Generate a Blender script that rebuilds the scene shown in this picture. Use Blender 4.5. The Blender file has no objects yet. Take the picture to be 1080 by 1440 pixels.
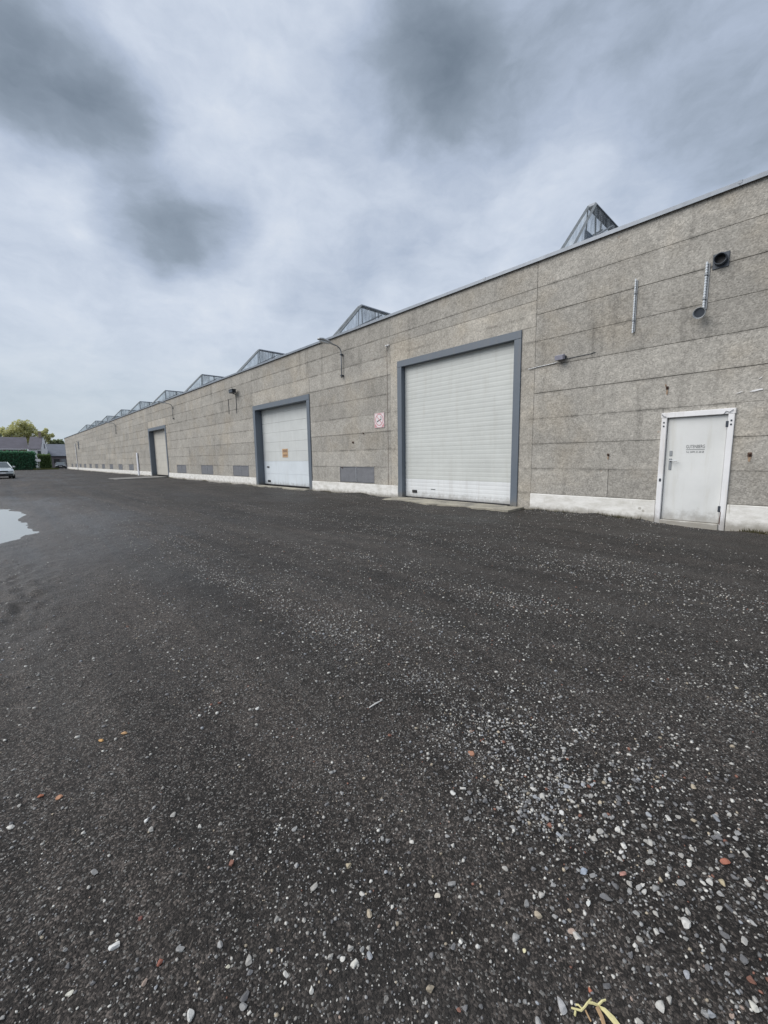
import bpy, math, random
import numpy as np
from mathutils import Vector, Matrix

# ------------------------------------------------------------------ camera
scene = bpy.context.scene
H = 1.345                       # camera height, ground is z = 0
cam_d = bpy.data.cameras.new('camera')
cam_o = bpy.data.objects.new('camera', cam_d)
scene.collection.objects.link(cam_o)
ROT = ((0.72999211, 0.10011825, -0.67608272),
       (-0.68331694, 0.08699053, -0.72492111),
       (-0.01376503, 0.99116547, 0.13191490))
m4 = Matrix(ROT).to_4x4()
m4.translation = (0, 0, H)
cam_o.matrix_world = m4
cam_d.sensor_fit = 'HORIZONTAL'
cam_d.sensor_width = 36
cam_d.lens = 36 * 575 / 1080
cam_d.clip_start = 0.05
cam_d.clip_end = 3000
scene.camera = cam_o
scene.render.resolution_x = 768
scene.render.resolution_y = 1024

# ------------------------------------------------------------------ light
EXPO = 1.0
vs = scene.view_settings
vs.view_transform = 'Standard'
vs.look = 'None'
vs.gamma = 1
vs.use_curve_mapping = False
vs.exposure = EXPO
EX = 2 ** EXPO
SUN_DIR = Vector((-0.62, 0.36, 0.70)).normalized()      # towards the sun
sun_d = bpy.data.lights.new('sun', 'SUN')
sun_d.energy = 1.5
sun_d.angle = math.radians(50)
sun_d.color = (1.0, 0.965, 0.92)
sun_o = bpy.data.objects.new('sun', sun_d)
scene.collection.objects.link(sun_o)
sun_o.rotation_euler = SUN_DIR.to_track_quat('Z', 'Y').to_euler()
sun_o.location = (-20, 10, 40)

world = bpy.data.worlds.new('World')
scene.world = world
world.use_nodes = True


class NT:
    """small helper to write node trees"""
    def __init__(s, tree):
        s.t = tree
        s.n = tree.nodes
        s.l = tree.links

    def node(s, typ, **kw):
        n = s.n.new(typ)
        for k, v in kw.items():
            setattr(n, k, v)
        return n

    def put(s, sock, v):
        if v is None:
            return
        if isinstance(v, bpy.types.NodeSocket):
            s.l.new(v, sock)
        else:
            if sock.type == 'RGBA' and hasattr(v, '__len__') and len(v) == 3:
                v = (*v, 1)
            sock.default_value = v

    def math(s, op, a, b=None, c=None, clamp=False):
        n = s.node('ShaderNodeMath', operation=op, use_clamp=clamp)
        for i, v in enumerate((a, b, c)):
            s.put(n.inputs[i], v)
        return n.outputs[0]

    def vmath(s, op, a, b=None, out=0):
        n = s.node('ShaderNodeVectorMath', operation=op)
        s.put(n.inputs[0], a)
        if b is not None:
            if op == 'SCALE':
                s.put(n.inputs[3], b)
            else:
                s.put(n.inputs[1], b)
        return n.outputs[out]

    def noise(s, vec, scale, detail=4, rough=0.55, dist=0.0, out=0):
        n = s.node('ShaderNodeTexNoise')
        s.put(n.inputs['Vector'], vec)
        s.put(n.inputs['Scale'], scale)
        s.put(n.inputs['Detail'], detail)
        s.put(n.inputs['Roughness'], rough)
        s.put(n.inputs['Distortion'], dist)
        return n.outputs[out]

    def voronoi(s, vec, scale, feature='F1', rand=1.0):
        n = s.node('ShaderNodeTexVoronoi', feature=feature)
        s.put(n.inputs['Vector'], vec)
        s.put(n.inputs['Scale'], scale)
        s.put(n.inputs['Randomness'], rand)
        return n

    def rng(s, v, a, b, c=0.0, d=1.0, smooth=True):
        n = s.node('ShaderNodeMapRange')
        n.interpolation_type = 'SMOOTHSTEP' if smooth else 'LINEAR'
        s.put(n.inputs[0], v)
        for i, q in enumerate((a, b, c, d)):
            s.put(n.inputs[i + 1], q)
        return n.outputs[0]

    def mix(s, f, a, b, blend='MIX'):
        n = s.node('ShaderNodeMix', data_type='RGBA', blend_type=blend)
        s.put(n.inputs[0], f)
        s.put(n.inputs[6], a)
        s.put(n.inputs[7], b)
        return n.outputs[2]

    def map(s, vec, scale=(1, 1, 1), loc=(0, 0, 0), rot=(0, 0, 0)):
        n = s.node('ShaderNodeMapping')
        s.put(n.inputs[0], vec)
        n.inputs[1].default_value = loc
        n.inputs[2].default_value = rot
        n.inputs[3].default_value = scale
        return n.outputs[0]

    def ramp(s, f, stops):
        n = s.node('ShaderNodeValToRGB')
        cr = n.color_ramp
        while len(cr.elements) < len(stops):
            cr.elements.new(0.5)
        for e, (p, c) in zip(cr.elements, stops):
            e.position = p
            e.color = (*c, 1) if len(c) == 3 else c
        s.put(n.inputs[0], f)
        return n.outputs[0]

    def bump(s, h, strength=0.5, distance=0.01):
        n = s.node('ShaderNodeBump')
        n.inputs['Strength'].default_value = strength
        n.inputs['Distance'].default_value = distance
        s.put(n.inputs['Height'], h)
        return n.outputs[0]


def build_world():
    t = world.node_tree
    t.nodes.clear()
    q = NT(t)
    sky = q.node('ShaderNodeTexSky', sky_type='NISHITA')
    sky.sun_disc = False
    sky.sun_elevation = math.asin(SUN_DIR.z)
    sky.sun_rotation = math.atan2(SUN_DIR.x, SUN_DIR.y)
    sky.air_density = 1.5
    sky.dust_density = 3.0
    tc = q.node('ShaderNodeTexCoord')
    d = q.vmath('NORMALIZE', tc.outputs['Generated'])
    sep = q.node('ShaderNodeSeparateXYZ')
    q.put(sep.inputs[0], d)
    zz = q.math('MAXIMUM', sep.outputs[2], 0.0)
    den = q.math('ADD', zz, 0.22)
    comb = q.node('ShaderNodeCombineXYZ')
    q.put(comb.inputs[0], q.math('DIVIDE', sep.outputs[0], den))
    q.put(comb.inputs[1], q.math('DIVIDE', sep.outputs[1], den))
    p = comb.outputs[0]
    ds = q.vmath('MULTIPLY', d, (1.0, 1.0, 1.5))
    wc = q.noise(ds, 3.2, 3, 0.5, out=1)
    warp = q.vmath('SCALE', q.vmath('SUBTRACT', wc, (0.5, 0.5, 0.5)), 0.12)
    wf = q.noise(ds, 7.0, 5, 0.55, out=1)
    warp2 = q.vmath('SCALE', q.vmath('SUBTRACT', wf, (0.5, 0.5, 0.5)), 0.075)
    dw = q.vmath('ADD', q.vmath('ADD', d, warp), warp2)
    dl = q.vmath('ADD', ds, q.vmath('SCALE', warp2, 1.2))
    big = q.noise(ds, 2.4, 3, 0.5, 0.2)
    mid = q.noise(q.vmath('ADD', dl, (3.1, 1.7, 0.4)), 5.0, 6, 0.58, 0.15)
    fine = q.noise(q.vmath('ADD', q.vmath('MULTIPLY', dl, (1, 1, 1.7)), (7.1, 2.7, 0.4)), 12.0, 7, 0.6, 0.2)
    v = q.math('ADD', q.math('MULTIPLY', q.math('SUBTRACT', big, 0.5), 0.32), 0.70)
    v = q.math('ADD', v, q.math('MULTIPLY', q.math('SUBTRACT', mid, 0.5), 0.56))
    v = q.math('ADD', v, q.math('MULTIPLY', q.math('SUBTRACT', fine, 0.5), 0.22))
    # darker cloud banks: where rain clouds hang (direction, radius, weight)
    for c, r0, r1, w in (((0.03, 0.79, 0.60), 0.02, 0.19, 0.34),
                         ((0.10, 0.82, 0.56), 0.01, 0.17, 0.24),
                         ((0.19, 0.82, 0.53), 0.02, 0.14, 0.20),
                         ((0.20, 0.79, 0.575), 0.01, 0.13, 0.18),
                         ((0.02, 0.84, 0.53), 0.01, 0.13, 0.20),
                         ((0.24, 0.875, 0.42), 0.01, 0.12, 0.40),
                         ((0.33, 0.835, 0.435), 0.01, 0.11, 0.32),
                         ((0.56, 0.51, 0.65), 0.03, 0.17, 0.34),
                         ((0.65, 0.45, 0.61), 0.02, 0.21, 0.30),
                         ((0.74, 0.28, 0.61), 0.02, 0.22, 0.26),
                         ((0.86, 0.12, 0.50), 0.02, 0.26, 0.26),
                         ((0.50, 0.78, 0.30), 0.01, 0.10, 0.12),
                         ((-0.45, 0.70, 0.55), 0.03, 0.20, 0.40),
                         ((-0.62, -0.30, 0.70), 0.03, 0.20, 0.38),
                         ((0.25, -0.75, 0.60), 0.03, 0.20, 0.38),
                         ((-0.80, 0.25, 0.50), 0.03, 0.18, 0.34)):
        dist = q.vmath('DISTANCE', dw, c, out=1)
        v = q.math('SUBTRACT', v, q.rng(dist, r0, r1, w, 0.0))
    v = q.math('MAXIMUM', q.math('MINIMUM', v, 1.0), 0.0)
    L = 1.0 / (0.1 * EX)
    sc = lambda c: tuple(x * L for x in c)
    cloud = q.ramp(v, [(0.0, (0.15, 0.19, 0.24)), (0.30, (0.28, 0.335, 0.41)),
                       (0.52, (0.448, 0.518, 0.642)), (0.72, (0.615, 0.68, 0.79)), (0.95, (0.80, 0.84, 0.90))])
    low = q.rng(sep.outputs[2], 0.02, 0.30)
    cloud = q.mix(low, q.mix(q.math('MULTIPLY', fine, 0.75), (0.44, 0.53, 0.62), (0.68, 0.74, 0.81)), cloud)
    cl = q.vmath('SCALE', cloud, L)
    col = q.mix(0.95, sky.outputs[0], cl)
    bg = q.node('ShaderNodeBackground')
    q.put(bg.inputs[0], col)
    bg.inputs[1].default_value = 0.1
    out = q.node('ShaderNodeOutputWorld')
    q.l.new(bg.outputs[0], out.inputs[0])


build_world()

# ------------------------------------------------------------------ helpers
rnd = random.Random(7)
NPR = np.random.default_rng(11)
COL = scene.collection
WLOC = {}


class MB:
    def __init__(s):
        s.v = []
        s.f = []

    def box(s, x0, x1, y0, y1, z0, z1):
        b = len(s.v)
        s.v += [(x0, y0, z0), (x1, y0, z0), (x1, y1, z0), (x0, y1, z0),
                (x0, y0, z1), (x1, y0, z1), (x1, y1, z1), (x0, y1, z1)]
        s.f += [tuple(b + i for i in q) for q in
                ((0, 3, 2, 1), (4, 5, 6, 7), (0, 1, 5, 4), (1, 2, 6, 5), (2, 3, 7, 6), (3, 0, 4, 7))]
        return s

    def cbox(s, x0, x1, y0, y1, z0, z1, c):
        """box with chamfered edges (all 12 edges)"""
        b = len(s.v)
        X, Y, Z = (x0, x1), (y0, y1), (z0, z1)
        idx = {}
        for i in (0, 1):
            for j in (0, 1):
                for k in (0, 1):
                    sx, sy, sz = (c if i == 0 else -c), (c if j == 0 else -c), (c if k == 0 else -c)
                    for a, p in enumerate(((X[i], Y[j] + sy, Z[k] + sz), (X[i] + sx, Y[j], Z[k] + sz), (X[i] + sx, Y[j] + sy, Z[k]))):
                        idx[(i, j, k, a)] = len(s.v)
                        s.v.append(p)
        F = lambda *q: s.f.append(tuple(idx[t] for t in q))
        for i in (0, 1):
            F(*[(i, j, k, 0) for j, k in ((0, 0), (0, 1), (1, 1), (1, 0))][:: (1 if i == 0 else -1)])
            F(*[(j, i, k, 1) for j, k in ((0, 0), (1, 0), (1, 1), (0, 1))][:: (1 if i == 0 else -1)])
            F(*[(j, k, i, 2) for j, k in ((0, 0), (0, 1), (1, 1), (1, 0))][:: (1 if i == 0 else -1)])
        for i in (0, 1):
            for j in (0, 1):
                F((i, j, 0, 0), (i, j, 1, 0), (i, j, 1, 1), (i, j, 0, 1))
                F((i, 0, j, 0), (i, 1, j, 0), (i, 1, j, 2), (i, 0, j, 2))
                F((0, i, j, 1), (1, i, j, 1), (1, i, j, 2), (0, i, j, 2))
                for k in (0, 1):
                    F((i, j, k, 0), (i, j, k, 1), (i, j, k, 2))
        return s

    def poly(s, pts):
        b = len(s.v)
        s.v += [tuple(p) for p in pts]
        s.f.append(tuple(range(b, b + len(pts))))
        return s

    def prism(s, pts, off):
        """extrude polygon pts by vector off"""
        b = len(s.v)
        n = len(pts)
        s.v += [tuple(p) for p in pts] + [tuple(p[i] + off[i] for i in range(3)) for p in pts]
        s.f.append(tuple(range(b, b + n))[::-1])
        s.f.append(tuple(range(b + n, b + 2 * n)))
        for i in range(n):
            j = (i + 1) % n
            s.f.append((b + i, b + j, b + n + j, b + n + i))
        return s

    def tube(s, path, r, n=8, cap=True):
        path = [Vector(p) for p in path]
        rs = r if hasattr(r, '__len__') else [r] * len(path)
        rings = []
        prev = None
        for i, p in enumerate(path):
            a = path[max(i - 1, 0)]
            c = path[min(i + 1, len(path) - 1)]
            t = (c - a).normalized()
            if prev is None:
                ref = Vector((0, 0, 1)) if abs(t.z) < 0.9 else Vector((1, 0, 0))
                u = t.cross(ref).normalized()
            else:
                u = (prev - t * prev.dot(t)).normalized()
            prev = u
            w = t.cross(u)
            rings.append(len(s.v))
            for k in range(n):
                an = 2 * math.pi * k / n
                s.v.append(tuple(p + (u * math.cos(an) + w * math.sin(an)) * rs[i]))
        for i in range(len(path) - 1):
            for k in range(n):
                a, b = rings[i] + k, rings[i] + (k + 1) % n
                c, d = rings[i + 1] + (k + 1) % n, rings[i + 1] + k
                s.f.append((a, b, c, d))
        if cap:
            s.f.append(tuple(rings[0] + k for k in range(n))[::-1])
            s.f.append(tuple(rings[-1] + k for k in range(n)))
        return s

    def mesh(s, name, smooth=False):
        me = bpy.data.meshes.new(name)
        me.from_pydata(s.v, [], s.f)
        me.validate()
        import bmesh
        bm = bmesh.new()
        bm.from_mesh(me)
        bmesh.ops.recalc_face_normals(bm, faces=bm.faces)
        bm.to_mesh(me)
        bm.free()
        if smooth:
            me.polygons.foreach_set('use_smooth', [True] * len(me.polygons))
        return me


def link(name, me, mat=None, parent=None, loc=(0, 0, 0), rot=(0, 0, 0)):
    """loc is in the parent's frame (world when there is no parent)"""
    if isinstance(me, MB):
        me = me.mesh(name)
    o = bpy.data.objects.new(name, me)
    COL.objects.link(o)
    if mat is not None and me is not None and not me.materials:
        me.materials.append(mat)
    o.location = loc
    o.rotation_euler = rot
    if parent is not None:
        o.parent = parent
    return o


def tag(o, label, cat=None, group=None, kind=None):
    if label:
        o['label'] = label
    if cat:
        o['category'] = cat
    if group:
        o['group'] = group
    if kind:
        o['kind'] = kind
    return o


def struct(o, label=None):
    o['kind'] = 'structure'
    if label:
        o['label'] = label
    return o


# ------------------------------------------------------------------ materials
MATS = {}


def material(name):
    m = bpy.data.materials.new(name)
    m.use_nodes = True
    t = m.node_tree
    t.nodes.clear()
    q = NT(t)
    b = q.node('ShaderNodeBsdfPrincipled')
    o = q.node('ShaderNodeOutputMaterial')
    q.l.new(b.outputs[0], o.inputs[0])
    MATS[name] = m
    return m, q, b


def simple(name, col, rough=0.5, metal=0.0, var=0.12, scale=6.0, bump=0.0, spec=0.5, bscale=80):
    m, q, b = material(name)
    geo = q.node('ShaderNodeNewGeometry')
    n = q.noise(geo.outputs['Position'], scale, 5, 0.6)
    f = q.rng(n, 0.3, 0.7, 1 - var, 1 + var, False)
    c = q.vmath('SCALE', col, f)
    q.put(b.inputs['Base Color'], c)
    q.put(b.inputs['Roughness'], q.rng(n, 0.2, 0.8, max(rough - 0.08, 0.02), min(rough + 0.08, 1), False))
    b.inputs['Metallic'].default_value = metal
    b.inputs['Specular IOR Level'].default_value = spec
    if bump:
        q.put(b.inputs['Normal'], q.bump(q.noise(geo.outputs['Position'], bscale, 4, 0.6), 0.6, bump))
    return m


def concrete_panel(name, tint, agg=1.0):
    """precast panel with exposed aggregate, rain streaks and per panel tone"""
    m, q, b = material(name)
    geo = q.node('ShaderNodeNewGeometry')
    oi = q.node('ShaderNodeObjectInfo')
    P = geo.outputs['Position']
    # small chips of aggregate
    v1 = q.voronoi(P, 42)
    sx = q.node('ShaderNodeSeparateColor')
    q.put(sx.inputs[0], v1.outputs['Color'])
    chip = q.rng(sx.outputs[0], 0.0, 1.0, 0.80, 1.18, False)
    v2 = q.voronoi(P, 19)
    sx2 = q.node('ShaderNodeSeparateColor')
    q.put(sx2.inputs[0], v2.outputs['Color'])
    chip2 = q.rng(sx2.outputs[1], 0.0, 1.0, 0.90, 1.09, False)
    blot = q.noise(P, 1.1, 5, 0.6, 0.4)
    tone = q.rng(blot, 0.25, 0.75, 0.82, 1.15, False)
    cl = q.noise(P, 6.5, 5, 0.65)
    tone2 = q.rng(cl, 0.25, 0.75, 0.86, 1.12, False)
    rnd_t = q.rng(oi.outputs['Random'], 0, 1, 0.90, 1.08, False)
    f = q.math('MULTIPLY', q.math('MULTIPLY', chip, chip2), q.math('MULTIPLY', tone, q.math('MULTIPLY', tone2, rnd_t)))
    # rain streaks running down
    st = q.noise(q.map(P, (1, 2.6, 0.28)), 1.0, 6, 0.62, 0.2)
    stm = q.noise(q.map(P, (1, 0.35, 0.55), (4, 9, 2)), 1.0, 3, 0.5)
    streak = q.math('MULTIPLY', q.rng(st, 0.52, 0.72), q.rng(stm, 0.42, 0.62))
    f = q.math('MULTIPLY', f, q.math('SUBTRACT', 1.0, q.math('MULTIPLY', streak, 0.32)))
    # grime band that has settled near the panel joints (0.6 m module)
    sp = q.node('ShaderNodeSeparateXYZ')
    q.put(sp.inputs[0], P)
    zj = q.math('FRACT', q.math('DIVIDE', q.math('SUBTRACT', sp.outputs[2], 0.42), 0.6))
    dj = q.math('MINIMUM', zj, q.math('SUBTRACT', 1.0, zj))
    jn = q.noise(q.map(P, (1, 1.5, 1.0)), 1.3, 5, 0.6)
    grime = q.math('MULTIPLY', q.rng(dj, 0.10, 0.0), q.rng(jn, 0.40, 0.66))
    f = q.math('MULTIPLY', f, q.math('SUBTRACT', 1.0, q.math('MULTIPLY', grime, 0.34)))
    col = q.vmath('SCALE', tint, f)
    warm = q.rng(q.noise(P, 0.8, 4, 0.6), 0.45, 0.7)
    col = q.mix(q.math('MULTIPLY', warm, 0.35), col, q.vmath('MULTIPLY', col, (1.10, 1.0, 0.86)))
    # rare rusty freckles
    fr = q.voronoi(P, 2.3)
    ru = q.math('MULTIPLY', q.rng(fr.outputs['Distance'], 0.09, 0.02), 0.5)
    col = q.mix(q.math('MULTIPLY', ru, q.rng(cl, 0.5, 0.6)), col, (0.25, 0.12, 0.06, 1))
    q.put(b.inputs['Base Color'], col)
    b.inputs['Roughness'].default_value = 0.92
    b.inputs['Specular IOR Level'].default_value = 0.25
    hh = q.math('ADD', q.math('MULTIPLY', v1.outputs['Distance'], -1.0), q.math('MULTIPLY', q.noise(P, 90, 3), 0.6))
    q.put(b.inputs['Normal'], q.bump(hh, 0.45 * agg, 0.010))
    return m


PANEL = concrete_panel('exposed_aggregate_panel', (0.365, 0.348, 0.315))
PORTAL = concrete_panel('portal_concrete', (0.40, 0.377, 0.335), 0.6)
JOINT = simple('joint_mortar', (0.33, 0.315, 0.29), 0.95, var=0.3, scale=3)


def white_plinth():
    m, q, b = material('white_painted_plinth')
    geo = q.node('ShaderNodeNewGeometry')
    P = geo.outputs['Position']
    sp = q.node('ShaderNodeSeparateXYZ')
    q.put(sp.inputs[0], P)
    n = q.noise(q.map(P, (1, 1.2, 3)), 3, 6, 0.65)
    base = q.mix(q.rng(n, 0.3, 0.75), (0.80, 0.79, 0.76, 1), (0.58, 0.565, 0.52, 1))
    # soil splashed up from the yard
    sp_n = q.noise(P, 5, 6, 0.7)
    hgt = q.math('SUBTRACT', sp.outputs[2], q.math('MULTIPLY', sp_n, 0.26))
    dirt = q.rng(hgt, 0.04, -0.12)
    base = q.mix(q.math('MULTIPLY', dirt, 0.75), base, (0.20, 0.18, 0.145, 1))
    sc = q.rng(q.noise(q.map(P, (1, 9, 0.8)), 1.6, 6, 0.7), 0.60, 0.72)
    base = q.mix(q.math('MULTIPLY', sc, 0.55), base, (0.30, 0.28, 0.23, 1))
    fl = q.voronoi(P, 3.2)
    chip = q.math('MULTIPLY', q.rng(q.math('ADD', fl.outputs['Distance'], q.math('MULTIPLY', sp_n, 0.25)), 0.25, 0.21), 0.8)
    base = q.mix(chip, base, (0.36, 0.34, 0.30, 1))
    q.put(b.inputs['Base Color'], base)
    b.inputs['Roughness'].default_value = 0.8
    q.put(b.inputs['Normal'], q.bump(q.noise(P, 40, 4), 0.5, 0.008))
    return m


PLINTH = white_plinth()


def painted(name, col, dirt=(0.25, 0.23, 0.19), amount=0.35, rough=0.45, streak=1.0, metal=0.0):
    """painted sheet metal with faint streaks and scuffs"""
    m, q, b = material(name)
    geo = q.node('ShaderNodeNewGeometry')
    P = geo.outputs['Position']
    st = q.noise(q.map(P, (3, 5.0, 0.55)), 1.3, 6, 0.6, 0.2)
    bl = q.noise(P, 1.7, 5, 0.6)
    sc = q.noise(q.map(P, (1, 1.4, 6)), 7, 5, 0.7)
    d = q.math('MULTIPLY', q.rng(st, 0.47, 0.78), amount * streak)
    d = q.math('ADD', d, q.math('MULTIPLY', q.rng(sc, 0.60, 0.8), amount * 0.5))
    c = q.mix(q.math('MINIMUM', d, 1.0), q.vmath('SCALE', col, q.rng(bl, 0.25, 0.75, 0.93, 1.06, False)), dirt)
    sp = q.node('ShaderNodeSeparateXYZ')
    q.put(sp.inputs[0], P)
    foot = q.rng(q.math('SUBTRACT', sp.outputs[2], q.math('MULTIPLY', q.noise(P, 6, 6, 0.7), 0.5)), 0.05, -0.22)
    c = q.mix(q.math('MULTIPLY', foot, 0.55), c, (0.17, 0.15, 0.12, 1))
    mk = q.noise(q.map(P, (1, 0.8, 3.0), (3, 1, 7)), 4.5, 6, 0.72, 0.6)
    c = q.mix(q.math('MULTIPLY', q.rng(mk, 0.66, 0.74), 0.30), c, (0.20, 0.18, 0.16, 1))
    q.put(b.inputs['Base Color'], c)
    q.put(b.inputs['Roughness'], q.rng(bl, 0.3, 0.7, rough - 0.07, rough + 0.1, False))
    b.inputs['Metallic'].default_value = metal
    q.put(b.inputs['Normal'], q.bump(q.noise(P, 9, 3), 0.15, 0.01))
    return m


FRAME = painted('blue_grey_steel', (0.118, 0.142, 0.172), (0.20, 0.18, 0.16), 0.25, 0.5)
DOOR1 = painted('cream_ribbed_steel', (0.54, 0.56, 0.54), (0.36, 0.34, 0.28), 0.22, 0.5)
DOOR1B = painted('white_steel', (0.66, 0.68, 0.69), (0.36, 0.33, 0.28), 0.28, 0.5)
DOOR2 = painted('pale_grey_steel', (0.57, 0.59, 0.58), (0.36, 0.35, 0.31), 0.22, 0.45)
DOOR2B = painted('bluish_white_steel', (0.62, 0.67, 0.71), (0.36, 0.35, 0.33), 0.22, 0.45)
DOOR3 = painted('beige_steel', (0.50, 0.48, 0.43), (0.33, 0.30, 0.25), 0.25, 0.5)
PDOOR = painted('white_grey_door_paint', (0.67, 0.68, 0.67), (0.40, 0.37, 0.27), 0.30, 0.42)
PFRAME = painted('white_frame_paint', (0.77, 0.77, 0.78), (0.38, 0.32, 0.25), 0.45, 0.5)
COPING = painted('zinc_coping', (0.23, 0.255, 0.29), (0.15, 0.16, 0.18), 0.4, 0.4, metal=0.3)
LOUVRE = simple('dark_grey_louvre', (0.145, 0.15, 0.165), 0.55, var=0.15)
BLACK = simple('black_rubber', (0.015, 0.015, 0.017), 0.6)
GALV = simple('galvanised_steel', (0.42, 0.44, 0.46), 0.42, 0.55, var=0.2, scale=12)
GREYMET = simple('dull_grey_metal', (0.26, 0.275, 0.29), 0.5, 0.3)
DARKMET = simple('dark_metal', (0.05, 0.06, 0.075), 0.45, 0.2)
RUST = simple('rusty_iron', (0.085, 0.05, 0.035), 0.85, var=0.4, scale=40)
SIGNW = simple('sign_white', (0.70, 0.66, 0.67), 0.5, var=0.05)
SIGNR = simple('sign_red', (0.56, 0.24, 0.26), 0.5, var=0.1)
SIGNB = simple('sign_black', (0.03, 0.03, 0.03), 0.6)
LETTER = simple('letter_grey', (0.09, 0.095, 0.10), 0.6)
PAPER = simple('brown_paper', (0.50, 0.33, 0.19), 0.8, var=0.2, scale=12)
PAPERD = simple('faded_print', (0.26, 0.17, 0.11), 0.8)
LENS = simple('milky_lens', (0.55, 0.58, 0.60), 0.25, var=0.05)
ROOFMAT = simple('bitumen_roof', (0.06, 0.06, 0.062), 0.9, var=0.2, scale=1)
PLASTIC = simple('pale_blue_plastic', (0.64, 0.68, 0.72), 0.4, var=0.06)
LANTERN = simple('weathered_grey_green_steel', (0.22, 0.24, 0.25), 0.6, 0.2, var=0.2)
DIRTY_WALL = simple('rear_render', (0.33, 0.32, 0.29), 0.9, var=0.12, scale=1.5)


def apron_mat():
    m, q, b = material('worn_concrete')
    geo = q.node('ShaderNodeNewGeometry')
    P = geo.outputs['Position']
    n = q.noise(P, 2.2, 6, 0.65, 0.5)
    c = q.mix(q.rng(n, 0.35, 0.7), (0.36, 0.335, 0.27, 1), (0.17, 0.16, 0.14, 1))
    sp = q.rng(q.noise(P, 22, 5, 0.7), 0.52, 0.66)
    c = q.mix(q.math('MULTIPLY', sp, 0.5), c, (0.10, 0.095, 0.085, 1))
    q.put(b.inputs['Base Color'], c)
    b.inputs['Roughness'].default_value = 0.85
    q.put(b.inputs['Normal'], q.bump(q.noise(P, 30, 5, 0.7), 0.6, 0.012))
    return m


APRON = apron_mat()


def glazing(name, lo, hi):
    m, q, b = material(name)
    geo = q.node('ShaderNodeNewGeometry')
    P = geo.outputs['Position']
    n = q.noise(q.map(P, (2.2, 2.2, 0.7)), 1.6, 6, 0.65, 0.5)
    c = q.mix(q.rng(n, 0.3, 0.7), (0.50, 0.51, 0.50, 1), (0.17, 0.20, 0.225, 1))
    q.put(b.inputs['Base Color'], c)
    b.inputs['Roughness'].default_value = 0.4
    tr = q.node('ShaderNodeBsdfTransparent')
    tr.inputs[0].default_value = (0.95, 0.97, 0.98, 1)
    mx = q.node('ShaderNodeMixShader')
    q.put(mx.inputs[0], q.rng(q.noise(q.map(P, (5, 5, 0.8)), 1.3, 5, 0.7), 0.33, 0.70, lo, hi))
    out = [x for x in q.n if x.type == 'OUTPUT_MATERIAL'][0]
    q.l.new(tr.outputs[0], mx.inputs[1])
    q.l.new(b.outputs[0], mx.inputs[2])
    q.l.new(mx.outputs[0], out.inputs[0])
    return m


GLAZE = glazing('grimy_glazing', 0.10, 0.66)
GLAZE_CLEAR = glazing('clear_glazing', 0.04, 0.42)


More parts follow.
